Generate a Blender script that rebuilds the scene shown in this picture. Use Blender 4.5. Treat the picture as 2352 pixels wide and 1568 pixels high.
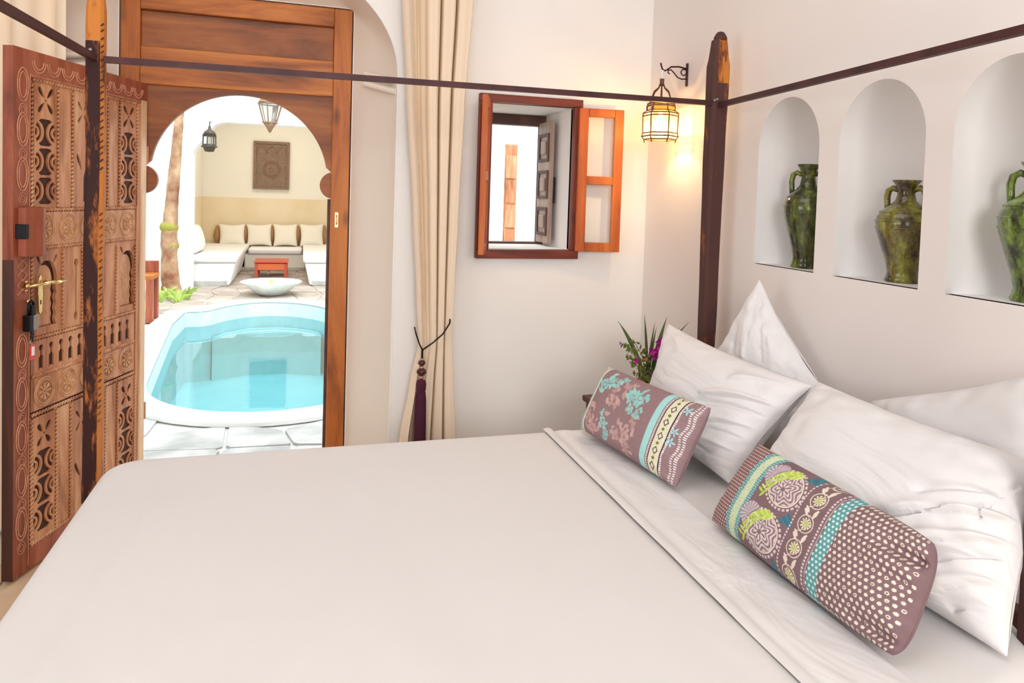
import bpy, bmesh, math, random
import numpy as np
from mathutils import Vector, Matrix, noise
random.seed(7)
PI = math.pi
S = bpy.context.scene
COL = S.collection
for o in list(bpy.data.objects): bpy.data.objects.remove(o)

# ------------------------------------------------------------------ camera
CZ = 1.26
R3 = np.array([[0.95827839, -0.01887889, -0.28521242],
               [-0.28406163, 0.04812614, -0.95759745],
               [0.03180455, 0.99866284, 0.04075548]])
FPX = 1631.61
cam = bpy.data.cameras.new('camera'); camo = bpy.data.objects.new('camera', cam); COL.objects.link(camo)
cam.sensor_width = 36; cam.lens = FPX/2352*36; cam.shift_y = -(784-520)/2352; cam.clip_end = 200; cam.clip_start = .02
M4 = Matrix([list(R3[0])+[0], list(R3[1])+[0], list(R3[2])+[CZ], [0, 0, 0, 1]]); camo.matrix_world = M4
S.camera = camo
S.view_settings.view_transform = 'Standard'; S.view_settings.look = 'None'
S.view_settings.exposure = 0.0; S.view_settings.gamma = 1; S.view_settings.use_curve_mapping = False

# ------------------------------------------------------------------ light
W = bpy.data.worlds.new('sky'); S.world = W; W.use_nodes = True
bg = W.node_tree.nodes['Background']; bg.inputs[0].default_value = (0.88, .95, 1.0, 1); bg.inputs[1].default_value = 3.6
def area(name, loc, rot, sx, sy, power, col):
    l = bpy.data.lights.new(name, 'AREA'); l.shape = 'RECTANGLE'; l.size = sx; l.size_y = sy; l.energy = power; l.color = col
    o = bpy.data.objects.new(name, l); COL.objects.link(o); o.location = loc; o.rotation_euler = rot; return o
sun = bpy.data.lights.new('sun', 'SUN'); sun.energy = 1.0; sun.angle = math.radians(12); sun.color = (1, .95, .88)
suno = bpy.data.objects.new('sun', sun); COL.objects.link(suno); suno.rotation_euler = (math.radians(28), math.radians(10), 0)
area('window_light', (.15, -2.2, 1.9), (math.radians(70), 0, 0), 1.3, 1.1, 50, (1, .98, .96))
area('side_fill', (-2.5, .4, 1.6), (math.radians(84), 0, math.radians(-90)), 1.6, 1.2, 21, (.95, .97, 1))  # added fill light; the left wall has no window
area('ceiling_fill', (0.0, .9, 3.04), (0, 0, 0), 1.8, 1.8, 17, (.96, .98, 1))  # added soft overhead fill; the ceiling has no opening
area('alcove_fill', (-.3, 10.9, 2.7), (0, 0, 0), 1.2, .8, 22, (1, .90, .76))  # added warm fill to brighten the alcove, no fitting modelled

# ------------------------------------------------------------------ unprojection of measured points
def ray(x, y):
    return R3 @ np.array([x-1176, -(y-520), -FPX])
def onY(x, y, Y): d = ray(x, y); p = d*Y/d[1]; return Vector((p[0], p[1], p[2]+CZ))
def onZ(x, y, z): d = ray(x, y); p = d*(z-CZ)/d[2]; return Vector((p[0], p[1], z))
def onX(x, y, X): d = ray(x, y); p = d*X/d[0]; return Vector((p[0], p[1], p[2]+CZ))

# ------------------------------------------------------------------ materials
MATS = {}
def newmat(name):
    m = bpy.data.materials.new(name); m.use_nodes = True
    nt = m.node_tree; b = nt.nodes['Principled BSDF']; return m, nt, b
def c4(c): return (c[0], c[1], c[2], 1)
def plain(name, col, rough=.6, metal=0, bump=0, bscale=40, var=None, vscale=4, spec=.5, detail=3):
    m, nt, b = newmat(name); MATS[name] = m
    b.inputs['Base Color'].default_value = c4(col); b.inputs['Roughness'].default_value = rough; b.inputs['Metallic'].default_value = metal
    b.inputs['Specular IOR Level'].default_value = spec
    tc = nt.nodes.new('ShaderNodeTexCoord')
    if var:
        n = nt.nodes.new('ShaderNodeTexNoise'); n.inputs['Scale'].default_value = vscale; n.inputs['Detail'].default_value = detail
        nt.links.new(tc.outputs['Object'], n.inputs['Vector'])
        r = nt.nodes.new('ShaderNodeValToRGB'); r.color_ramp.elements[0].position = .35; r.color_ramp.elements[1].position = .65
        r.color_ramp.elements[0].color = c4(col); r.color_ramp.elements[1].color = c4(var)
        nt.links.new(n.outputs['Fac'], r.inputs['Fac']); nt.links.new(r.outputs['Color'], b.inputs['Base Color'])
    if bump:
        n2 = nt.nodes.new('ShaderNodeTexNoise'); n2.inputs['Scale'].default_value = bscale; n2.inputs['Detail'].default_value = 4
        nt.links.new(tc.outputs['Object'], n2.inputs['Vector'])
        bp = nt.nodes.new('ShaderNodeBump'); bp.inputs['Strength'].default_value = bump; bp.inputs['Distance'].default_value = .01
        nt.links.new(n2.outputs['Fac'], bp.inputs['Height']); nt.links.new(bp.outputs['Normal'], b.inputs['Normal'])
    return m
def wood(name, cols, axis=2, scale=9, stretch=.12, rough=.5, knots=True, bump=.25):
    """grain streaks along the given local axis, with darker knots"""
    m, nt, b = newmat(name); MATS[name] = m
    tc = nt.nodes.new('ShaderNodeTexCoord'); mp = nt.nodes.new('ShaderNodeMapping')
    sc = [1, 1, 1]; sc[axis] = stretch; mp.inputs['Scale'].default_value = sc
    nt.links.new(tc.outputs['Object'], mp.inputs['Vector'])
    n = nt.nodes.new('ShaderNodeTexNoise'); n.inputs['Scale'].default_value = scale; n.inputs['Detail'].default_value = 8; n.inputs['Roughness'].default_value = .62
    n.inputs['Distortion'].default_value = .8
    nt.links.new(mp.outputs['Vector'], n.inputs['Vector'])
    r = nt.nodes.new('ShaderNodeValToRGB'); e = r.color_ramp.elements
    e[0].position = .32; e[0].color = c4(cols[0]); e[1].position = .68; e[1].color = c4(cols[2])
    k = e.new(.5); k.color = c4(cols[1])
    nt.links.new(n.outputs['Fac'], r.inputs['Fac']); out = r.outputs['Color']
    n2 = nt.nodes.new('ShaderNodeTexNoise'); n2.inputs['Scale'].default_value = scale*6; n2.inputs['Detail'].default_value = 4
    nt.links.new(mp.outputs['Vector'], n2.inputs['Vector'])
    if knots:
        mp2 = nt.nodes.new('ShaderNodeMapping'); s2 = [1, 1, 1]; s2[axis] = .45; mp2.inputs['Scale'].default_value = s2
        nt.links.new(tc.outputs['Object'], mp2.inputs['Vector'])
        v = nt.nodes.new('ShaderNodeTexVoronoi'); v.inputs['Scale'].default_value = 5.5
        nt.links.new(mp2.outputs['Vector'], v.inputs['Vector'])
        rr = nt.nodes.new('ShaderNodeValToRGB'); rr.color_ramp.elements[0].position = .03; rr.color_ramp.elements[1].position = .13
        rr.color_ramp.elements[0].color = (.35, .35, .35, 1); rr.color_ramp.elements[1].color = (1, 1, 1, 1)
        nt.links.new(v.outputs['Distance'], rr.inputs['Fac'])
        mx = nt.nodes.new('ShaderNodeMix'); mx.data_type = 'RGBA'; mx.blend_type = 'MULTIPLY'; mx.inputs['Factor'].default_value = .8
        nt.links.new(out, mx.inputs['A']); nt.links.new(rr.outputs['Color'], mx.inputs['B']); out = mx.outputs['Result']
    nt.links.new(out, b.inputs['Base Color'])
    bp = nt.nodes.new('ShaderNodeBump'); bp.inputs['Strength'].default_value = bump; bp.inputs['Distance'].default_value = .004
    nt.links.new(n2.outputs['Fac'], bp.inputs['Height']); nt.links.new(bp.outputs['Normal'], b.inputs['Normal'])
    b.inputs['Roughness'].default_value = rough
    return m
def attrmat(name, rough=.8):
    m, nt, b = newmat(name); MATS[name] = m
    a = nt.nodes.new('ShaderNodeAttribute'); a.attribute_name = 'Col'
    nt.links.new(a.outputs['Color'], b.inputs['Base Color']); b.inputs['Roughness'].default_value = rough
    b.inputs['Specular IOR Level'].default_value = .25
    return m
def glass(name, tint, refl=.12, haze=0.0):
    m = bpy.data.materials.new(name); m.use_nodes = True; MATS[name] = m; nt = m.node_tree
    nt.nodes.remove(nt.nodes['Principled BSDF']); out = nt.nodes['Material Output']
    t = nt.nodes.new('ShaderNodeBsdfTransparent'); t.inputs[0].default_value = c4(tint)
    g = nt.nodes.new('ShaderNodeBsdfGlossy'); g.inputs['Roughness'].default_value = .05
    f = nt.nodes.new('ShaderNodeFresnel'); f.inputs[0].default_value = 1.45
    mx = nt.nodes.new('ShaderNodeMixShader'); nt.links.new(f.outputs[0], mx.inputs[0])
    src = t.outputs[0]
    if haze:
        d = nt.nodes.new('ShaderNodeBsdfTranslucent'); d.inputs[0].default_value = c4(tint)
        m2 = nt.nodes.new('ShaderNodeMixShader'); m2.inputs[0].default_value = haze
        nt.links.new(t.outputs[0], m2.inputs[1]); nt.links.new(d.outputs[0], m2.inputs[2]); src = m2.outputs[0]
    nt.links.new(src, mx.inputs[1]); nt.links.new(g.outputs[0], mx.inputs[2]); nt.links.new(mx.outputs[0], out.inputs[0])
    return m
def emit(name, col, st):
    m = bpy.data.materials.new(name); m.use_nodes = True; MATS[name] = m; nt = m.node_tree
    b = nt.nodes['Principled BSDF']; b.inputs['Emission Color'].default_value = c4(col); b.inputs['Emission Strength'].default_value = st
    return m

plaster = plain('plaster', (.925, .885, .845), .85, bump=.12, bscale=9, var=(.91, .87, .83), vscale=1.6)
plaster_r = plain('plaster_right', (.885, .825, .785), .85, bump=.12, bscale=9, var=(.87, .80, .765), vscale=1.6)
plaster_niche = plain('plaster_niche', (.92, .89, .87), .85, bump=.1, bscale=9)
cream = plain('cream_plaster', (.85, .76, .655), .8, bump=.1, bscale=10)
floor_m = plain('floor_tile', (.62, .42, .26), .35, var=(.70, .50, .32), vscale=6)
grout = plain('grout', (.75, .68, .58), .9)
ceil_m = plain('ceiling_plaster', (.56, .52, .50), .9)
plaster_b = plain('plaster_beige', (.58, .53, .51), .9)
linen = plain('linen', (.79, .765, .75), .85, bump=.10, bscale=5, spec=.2)
linen_p = plain('pillow_linen', (.83, .805, .80), .85, bump=.10, bscale=12, spec=.2)
def creases(m, scale, dist, st):
    nt = m.node_tree; b = nt.nodes['Principled BSDF']; tc = nt.nodes.new('ShaderNodeTexCoord')
    mp = nt.nodes.new('ShaderNodeMapping'); mp.inputs['Scale'].default_value = (1, .45, 1); mp.inputs['Rotation'].default_value = (.3, .2, .7)
    n = nt.nodes.new('ShaderNodeTexNoise'); n.inputs['Scale'].default_value = scale; n.inputs['Detail'].default_value = 3; n.inputs['Distortion'].default_value = 1.2
    bp = nt.nodes.new('ShaderNodeBump'); bp.inputs['Strength'].default_value = st; bp.inputs['Distance'].default_value = dist
    old = b.inputs['Normal'].links[0].from_socket
    nt.links.new(tc.outputs['Object'], mp.inputs['Vector']); nt.links.new(mp.outputs['Vector'], n.inputs['Vector'])
    nt.links.new(n.outputs['Fac'], bp.inputs['Height']); nt.links.new(old, bp.inputs['Normal']); nt.links.new(bp.outputs['Normal'], b.inputs['Normal'])
creases(linen_p, 7, .03, .55); creases(linen, 2.2, .04, .35)
curtain_m = plain('curtain_cloth', (.86, .70, .53), .9, spec=.15)
frame_w = wood('door_frame_wood', [(.16, .035, .006), (.46, .125, .016), (.60, .20, .032)], 2, 10)
frame_h = wood('door_rail_wood', [(.15, .035, .006), (.46, .13, .018), (.64, .23, .04)], 0, 10)
panel_w = wood('door_panel_wood', [(.10, .025, .006), (.30, .085, .018), (.44, .15, .034)], 0, 8)
red_w = wood('leaf_red_wood', [(.15, .03, .014), (.32, .075, .032), (.43, .13, .065)], 2, 14, knots=False)
dark_w = wood('leaf_edge_wood', [(.02, .007, .005), (.055, .014, .008), (.16, .04, .02)], 2, 7, knots=False)
tan_w = wood('leaf_tan_wood', [(.20, .06, .02), (.50, .19, .075), (.68, .33, .155)], 2, 16, knots=False)
tan2_w = wood('leaf_worn_wood', [(.26, .085, .03), (.56, .24, .105), (.74, .42, .23)], 2, 18, knots=False)
hole_w = plain('leaf_backing', (.06, .02, .012), .8)
line_w = plain('carved_worn', (.66, .33, .19), .7, var=(.50, .20, .11), vscale=30)  # lighter worn wood of the carved lines
line_t = plain('carved_tan', (.72, .43, .23), .7, var=(.52, .26, .12), vscale=30)
win_w = wood('window_wood', [(.07, .012, .007), (.18, .03, .014), (.30, .055, .02)], 2, 10)
win_h = wood('window_wood_h', [(.07, .012, .007), (.18, .03, .014), (.30, .055, .02)], 0, 10)
case_w = wood('casement_wood', [(.26, .045, .006), (.50, .105, .012), (.64, .17, .022)], 2, 10)
shut_w = wood('shutter_wood', [(.26, .16, .12), (.40, .27, .21), (.50, .36, .29)], 2, 14, knots=False)
dk_w = plain('dark_wood', (.07, .025, .018), .6, var=(.12, .05, .03), vscale=12)
iron = plain('dark_iron', (.05, .016, .018), .5, metal=.1, var=(.085, .03, .03), vscale=9, spec=.3)
black = plain('black_metal', (.012, .012, .014), .35, metal=.6)
grey = plain('grey_metal', (.30, .28, .27), .35, metal=.8)
brass = plain('brass', (.85, .66, .30), .25, metal=1.0)
bronze = plain('bronze', (.10, .035, .015), .5, metal=.2, var=(.16, .065, .025), vscale=30)
bronze2 = plain('lamp_brown', (.30, .17, .10), .5, metal=.4)
red = plain('red_plastic', (.78, .06, .05), .4)
white = plain('white_label', (.9, .9, .88), .5)
maroon = plain('maroon_thread', (.075, .004, .028), .75, bump=.6, bscale=160)
bead_m = plain('bead_wood', (.06, .012, .012), .2)
beadc = plain('bead_copper', (.55, .27, .18), .3, metal=.5)
green = plain('leaf_green', (.09, .15, .03), .5, var=(.24, .26, .06), vscale=20)
green2 = plain('blade_green', (.05, .10, .035), .4, var=(.14, .20, .06), vscale=10)
magenta = plain('magenta_petal', (.72, .02, .38), .6, var=(.50, .015, .42), vscale=40)
terracotta = plain('terracotta', (.55, .25, .14), .6)
lime = plain('lime_leaf', (.50, .68, .14), .6, var=(.30, .45, .10), vscale=6)
# courtyard
cwhite = plain('courtyard_white', (.90, .90, .89), .9)
cbeige = plain('alcove_plaster', (.88, .83, .72), .9)
ctan = plain('alcove_dado', (.80, .64, .40), .8, var=(.86, .72, .50), vscale=2)
stone_a = plain('flagstone_pale', (.36, .36, .34), .7, bump=.5, bscale=12, var=(.58, .58, .55), vscale=5)
stone_b = plain('flagstone_warm', (.40, .32, .26), .7, bump=.5, bscale=12, var=(.56, .50, .44), vscale=4)
mortar = plain('patio_mortar', (.62, .61, .58), .9)
marble = plain('pool_coping', (.88, .89, .88), .5)
tile_l = plain('pool_wall', (.60, .77, .77), .5, var=(.70, .82, .81), vscale=7)
tile_f = plain('pool_floor', (.46, .74, .77), .5, var=(.52, .78, .80), vscale=4)
c_white = plain('seat_white', (.90, .88, .84), .9)
c_beige = plain('seat_beige', (.87, .80, .67), .9)
c_brown = plain('gap_shade_brown', (.42, .22, .10), .9)
redtab = plain('red_lacquer', (.62, .10, .05), .5)
redtab2 = plain('red_lacquer_apron', (.80, .18, .05), .5)
carved_dark = plain('carved_dark', (.20, .125, .08), .7, bump=.8, bscale=60, var=(.29, .19, .125), vscale=50)
bark = plain('bark', (.26, .10, .05), .8, bump=.9, bscale=14, var=(.56, .38, .22), vscale=6)
moss = plain('moss', (.35, .34, .06), .9)
marble2 = plain('fountain_marble', (.86, .87, .83), .35, var=(.70, .78, .74), vscale=5)
water = glass('water', (.64, .91, .94)); [x for x in water.node_tree.nodes if x.type == 'FRESNEL'][0].inputs[0].default_value = 1.6
pane = glass('window_pane', (.98, .99, .985)); [x for x in pane.node_tree.nodes if x.type == 'FRESNEL'][0].inputs[0].default_value = 1.15
def vase_mat(name, a, b_, c, seed):
    m, nt, b = newmat(name); MATS[name] = m
    tc = nt.nodes.new('ShaderNodeTexCoord'); mp = nt.nodes.new('ShaderNodeMapping'); mp.inputs['Scale'].default_value = (1, 1, .5); mp.inputs['Location'].default_value = (seed, seed, 0)
    nt.links.new(tc.outputs['Object'], mp.inputs['Vector'])
    n = nt.nodes.new('ShaderNodeTexNoise'); n.inputs['Scale'].default_value = 22; n.inputs['Detail'].default_value = 6; n.inputs['Roughness'].default_value = .7
    nt.links.new(mp.outputs['Vector'], n.inputs['Vector'])
    r = nt.nodes.new('ShaderNodeValToRGB'); e = r.color_ramp.elements
    e[0].position = .40; e[0].color = c4(a); e[1].position = .66; e[1].color = c4(c); k = e.new(.53); k.color = c4(b_)
    nt.links.new(n.outputs['Fac'], r.inputs['Fac']); nt.links.new(r.outputs['Color'], b.inputs['Base Color'])
    b.inputs['Roughness'].default_value = .16; b.inputs['Coat Weight'].default_value = .5
    n2 = nt.nodes.new('ShaderNodeTexNoise'); n2.inputs['Scale'].default_value = 60
    nt.links.new(tc.outputs['Object'], n2.inputs['Vector'])
    bp = nt.nodes.new('ShaderNodeBump'); bp.inputs['Strength'].default_value = .5; bp.inputs['Distance'].default_value = .003
    nt.links.new(n2.outputs['Fac'], bp.inputs['Height']); nt.links.new(bp.outputs['Normal'], b.inputs['Normal'])
    return m
vm1 = vase_mat('glaze_green_dark', (.018, .02, .008), (.085, .105, .018), (.26, .30, .05), 0)
vm2 = vase_mat('glaze_green_olive', (.04, .025, .008), (.155, .125, .02), (.30, .31, .045), 3)
vm3 = vase_mat('glaze_green_bright', (.02, .03, .008), (.13, .20, .02), (.34, .42, .05), 6)
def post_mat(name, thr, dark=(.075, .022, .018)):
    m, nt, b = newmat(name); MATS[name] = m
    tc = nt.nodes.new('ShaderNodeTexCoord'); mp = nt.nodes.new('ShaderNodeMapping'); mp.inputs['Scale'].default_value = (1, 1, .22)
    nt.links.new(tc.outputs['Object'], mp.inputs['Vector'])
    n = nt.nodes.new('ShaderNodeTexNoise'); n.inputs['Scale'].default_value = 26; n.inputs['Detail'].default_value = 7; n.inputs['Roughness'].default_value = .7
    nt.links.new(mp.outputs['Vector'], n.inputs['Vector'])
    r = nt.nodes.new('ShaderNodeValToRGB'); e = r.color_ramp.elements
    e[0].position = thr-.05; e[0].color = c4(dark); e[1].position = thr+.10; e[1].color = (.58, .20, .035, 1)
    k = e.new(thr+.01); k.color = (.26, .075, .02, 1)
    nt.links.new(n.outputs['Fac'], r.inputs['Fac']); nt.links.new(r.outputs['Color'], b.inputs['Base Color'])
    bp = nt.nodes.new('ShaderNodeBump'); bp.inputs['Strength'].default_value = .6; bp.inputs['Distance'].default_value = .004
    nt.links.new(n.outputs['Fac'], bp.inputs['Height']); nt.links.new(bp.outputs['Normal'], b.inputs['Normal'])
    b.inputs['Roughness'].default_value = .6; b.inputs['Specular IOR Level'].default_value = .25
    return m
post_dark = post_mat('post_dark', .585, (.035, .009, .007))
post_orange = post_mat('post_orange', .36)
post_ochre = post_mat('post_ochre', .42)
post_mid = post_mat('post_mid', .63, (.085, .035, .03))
cushion_mat = attrmat('printed_cloth')

# ------------------------------------------------------------------ mesh helpers
class MB:
    def __init__(s): s.v = []; s.f = []
    def add(s, vs, fs):
        n = len(s.v); s.v += [Vector(v) for v in vs]; s.f += [tuple(i+n for i in f) for f in fs]; return s
    def box(s, x0, x1, y0, y1, z0, z1):
        return s.add([(x0, y0, z0), (x1, y0, z0), (x1, y1, z0), (x0, y1, z0), (x0, y0, z1), (x1, y0, z1), (x1, y1, z1), (x0, y1, z1)],
                     [(0, 3, 2, 1), (4, 5, 6, 7), (0, 1, 5, 4), (1, 2, 6, 5), (2, 3, 7, 6), (3, 0, 4, 7)])
    def tube(s, pts, r, n=8, closed=False, caps=True):
        pts = [Vector(p) for p in pts]; m = len(pts); rs = r if isinstance(r, (list, tuple)) else [r]*m
        rings = []; up = None
        for i, p in enumerate(pts):
            a = pts[i-1] if (i > 0 or closed) else p; b = pts[(i+1) % m] if (i < m-1 or closed) else p
            t = (b-a).normalized()
            if up is None:
                up = Vector((0, 0, 1)) if abs(t.z) < .9 else Vector((1, 0, 0))
            u = (up - t*up.dot(t)).normalized(); w = t.cross(u); up = u
            rings.append([p+(u*math.cos(k*2*PI/n)+w*math.sin(k*2*PI/n))*rs[i] for k in range(n)])
        vs = [q for rg in rings for q in rg]; fs = []
        for i in range(m if closed else m-1):
            j = (i+1) % m
            for k in range(n): fs.append((i*n+k, i*n+(k+1) % n, j*n+(k+1) % n, j*n+k))
        if caps and not closed: fs += [tuple(range(n))[::-1], tuple((m-1)*n+k for k in range(n))]
        return s.add(vs, fs)
    def lathe(s, prof, n=32, c=(0, 0, 0), lobes=0, amp=0, sx=1, sy=1, phase=0):
        vs = []; fs = []; m = len(prof)
        for r, z in prof:
            for k in range(n):
                a = 2*PI*k/n + phase; rr = r*(1+amp*math.cos(lobes*a)) if lobes else r
                vs.append((c[0]+rr*math.cos(a)*sx, c[1]+rr*math.sin(a)*sy, c[2]+z))
        for i in range(m-1):
            for k in range(n): fs.append((i*n+k, i*n+(k+1) % n, (i+1)*n+(k+1) % n, (i+1)*n+k))
        if prof[0][0] > 1e-5: fs.append(tuple(range(n))[::-1])
        if prof[-1][0] > 1e-5: fs.append(tuple((m-1)*n+k for k in range(n)))
        return s.add(vs, fs)
    def grid(s, fn, nu, nv):
        vs = [fn(i/nu, j/nv) for j in range(nv+1) for i in range(nu+1)]
        fs = [(j*(nu+1)+i, j*(nu+1)+i+1, (j+1)*(nu+1)+i+1, (j+1)*(nu+1)+i) for j in range(nv) for i in range(nu)]
        return s.add(vs, fs)
    def prism(s, poly, f0, f1):
        """poly: 2D points, f0/f1 map a 2D point to 3D at either end"""
        n = len(poly); vs = [f0(*p) for p in poly]+[f1(*p) for p in poly]
        fs = [tuple(range(n))[::-1], tuple(range(n, 2*n))]+[(k, (k+1) % n, n+(k+1) % n, n+k) for k in range(n)]
        return s.add(vs, fs)
    def plate(s, outer, holes, th, fn):
        """flat plate with holes; fn(a, b, h) maps plane coords and height (0..th) to 3D"""
        cu = bpy.data.curves.new('t', 'CURVE'); cu.dimensions = '2D'; cu.fill_mode = 'BOTH'; cu.extrude = th/2
        for pl in [outer]+list(holes):
            sp = cu.splines.new('POLY'); sp.points.add(len(pl)-1); sp.use_cyclic_u = True
            for q, p in zip(sp.points, pl): q.co = (p[0], p[1], 0, 1)
        ob = bpy.data.objects.new('t', cu); COL.objects.link(ob)
        dg = bpy.context.evaluated_depsgraph_get(); dg.update()
        me = bpy.data.meshes.new_from_object(ob.evaluated_get(dg))
        s.add([fn(v.co.x, v.co.y, v.co.z+th/2) for v in me.vertices], [tuple(p.vertices) for p in me.polygons])
        bpy.data.objects.remove(ob); bpy.data.curves.remove(cu); bpy.data.meshes.remove(me)
        return s

def build(name, mb, mat, parent=None, smooth=False, bevel=0, sharp=None, weld=True, merge=1e-5):
    me = bpy.data.meshes.new(name)
    off = Vector((0, 0, 0))
    if parent is not None and parent.get('_world'): off = Vector(parent['_world'])
    me.from_pydata([tuple(v-off) for v in mb.v], [], mb.f); me.update()
    bm = bmesh.new(); bm.from_mesh(me)
    if weld: bmesh.ops.remove_doubles(bm, verts=bm.verts, dist=merge)
    bmesh.ops.recalc_face_normals(bm, faces=bm.faces); bm.to_mesh(me); bm.free()
    if smooth:
        me.polygons.foreach_set('use_smooth', [True]*len(me.polygons))
        if sharp:
            me.set_sharp_from_angle(angle=math.radians(sharp))
    me.materials.append(mat)
    o = bpy.data.objects.new(name, me); COL.objects.link(o)
    if parent is not None:
        o.parent = parent; o['_world'] = off if parent.get('_world') else (0, 0, 0)
        if not parent.get('_world'): del o['_world']
    if bevel:
        b = o.modifiers.new('bevel', 'BEVEL'); b.width = bevel; b.segments = 2; b.limit_method = 'ANGLE'
    return o
def tag(o, label, cat, group=None, kind=None):
    if label: o['label'] = label
    if cat: o['category'] = cat
    if group: o['group'] = group
    if kind: o['kind'] = kind
    return o
def thing(name, label, cat, loc, group=None, rotz=0, local=False):
    o = bpy.data.objects.new(name, None); COL.objects.link(o); o.location = loc; o.rotation_euler = (0, 0, rotz)
    o.empty_display_size = .1
    if not local: o['_world'] = tuple(loc)
    return tag(o, label, cat, group)
def struct(o, label=None): o['kind'] = 'structure'; (o.__setitem__('label', label) if label else None); return o
def copy_tree(o, parent=None):
    c = o.copy(); COL.objects.link(c); c.parent = parent
    for ch in list(o.children): copy_tree(ch, c)
    return c
def arc(cx, cz, r, a0, a1, n=16, rz=None):
    rz = rz or r
    return [(cx+r*math.cos(math.radians(a0+(a1-a0)*i/n)), cz+rz*math.sin(math.radians(a0+(a1-a0)*i/n))) for i in range(n+1)]
def nz(x, y, z=0.0): return noise.noise(Vector((x, y, z)))

# ================================================================== SETTING
YB = 2.92; XR = 1.50; HC = 3.15
# -- floor: grout bed and terracotta tiles
fl = build('floor', MB().box(-2.6, 1.8, -2.4, 3.36, -.12, -.004), grout); struct(fl)
tile = None
for i in range(9):
    for j in range(12):
        x = -2.55+i*.42; y = -1.95+j*.42
        if x+.4 > 1.5 or x > 0.2 or (y+.4 > YB): continue
        if tile is None:
            tile = build('tile', MB().box(0, .41, 0, .41, -.004, .004), floor_m, fl, bevel=.003); o = tile
        else:
            o = tile.copy(); COL.objects.link(o)
        o.location = (x, y, 0)
struct(build('ceiling', MB().box(-2.8, 1.8, -2.6, 3.3, HC, HC+.1), ceil_m))
struct(build('wall_left', MB().box(-2.8, -2.6, -2.6, 3.3, 0, HC), plaster_b))
struct(build('wall_front', MB().plate([(-2.6, 0), (1.8, 0), (1.8, HC), (-2.6, HC)], [[(-1.7, .85), (.7, .85), (.7, 2.55), (-1.7, 2.55)]], .2, lambda a, b, h: (a, -2.6+h, b)), plaster_b))

# -- back wall with arched door recess and window opening
XC = -.25; HWF = .615; SPR = 1.74
def door_front(n=40):
    p = [(XC-HWF, 0)]
    p += [(XC-HWF*math.cos(PI*i/n), SPR+.46*math.sin(PI*i/n)) for i in range(n+1)]
    return p+[(XC+HWF, 0)]
def door_back(n=40):
    xc = -.2525; hw = .4575; p = [(xc-hw, 0)]
    for i in range(n+1):
        a = PI*i/n; c = math.cos(a); s_ = math.sin(a); e = .04
        p.append((xc-hw*math.copysign(abs(c)**e, c), SPR+.315*abs(s_)**e))
    return p+[(xc+hw, 0)]
WX0, WX1, WZ0, WZ1 = .762, 1.130, 1.038, 1.658
win_hole = [(WX0, WZ0), (WX1, WZ0), (WX1, WZ1), (WX0, WZ1)]
df = door_front(); db = door_back()
outerA = [(-2.6, 0), df[0]] + df[1:-1] + [df[-1], (1.8, 0), (1.8, HC), (-2.6, HC)]
outerB = [(-2.6, 0), db[0]] + db[1:-1] + [db[-1], (1.8, 0), (1.8, HC), (-2.6, HC)]
wb = MB().plate(outerA, [win_hole], .28, lambda a, b, h: (a, YB+h, b))
wb.plate(outerB, [win_hole], .10, lambda a, b, h: (a, YB+.28+h, b))
wb.plate([(-1.2, 0), (-.70, 0), (-.70, 2.04), (.195, 2.04), (.195, 0), (.7, 0), (.7, 2.3), (-1.2, 2.3)], [], .02, lambda a, b, h: (a, YB+.362+h, b))
# splayed plaster lining with softened arris
n = len(df)
rows = []
for k, (t, yo) in enumerate([(-.045, 0.0), (-.02, .004), (.03, .03), (.10, .07), (.55, .17), (1.0, .285)]):
    rows.append([(df[i][0]+(db[i][0]-df[i][0])*t, YB-.001+yo, df[i][1]+(db[i][1]-df[i][1])*t) for i in range(n)])
vs = [p for r in rows for p in r]
fs = [(j*n+i, j*n+i+1, (j+1)*n+i+1, (j+1)*n+i) for j in range(len(rows)-1) for i in range(n-1)]
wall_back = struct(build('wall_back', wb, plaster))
lin = build('arch_lining', MB().add(vs, fs), cream, wall_back, smooth=True, sharp=60)
# impost bands on either jamb
for sgn in (-1, 1):
    for zz, dd in ((1.675, 0.0), (1.715, .0)):
        mb = MB()
        x0 = XC+sgn*(HWF+.002); x1 = XC+sgn*.50
        a = Vector((x0, YB+.02, zz)); b = Vector((x1, YB+.16, zz+.045))
        mb.tube([a, b], .013, 8)
        build('impost_band', mb, cream, wall_back, smooth=True, sharp=50)

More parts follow.
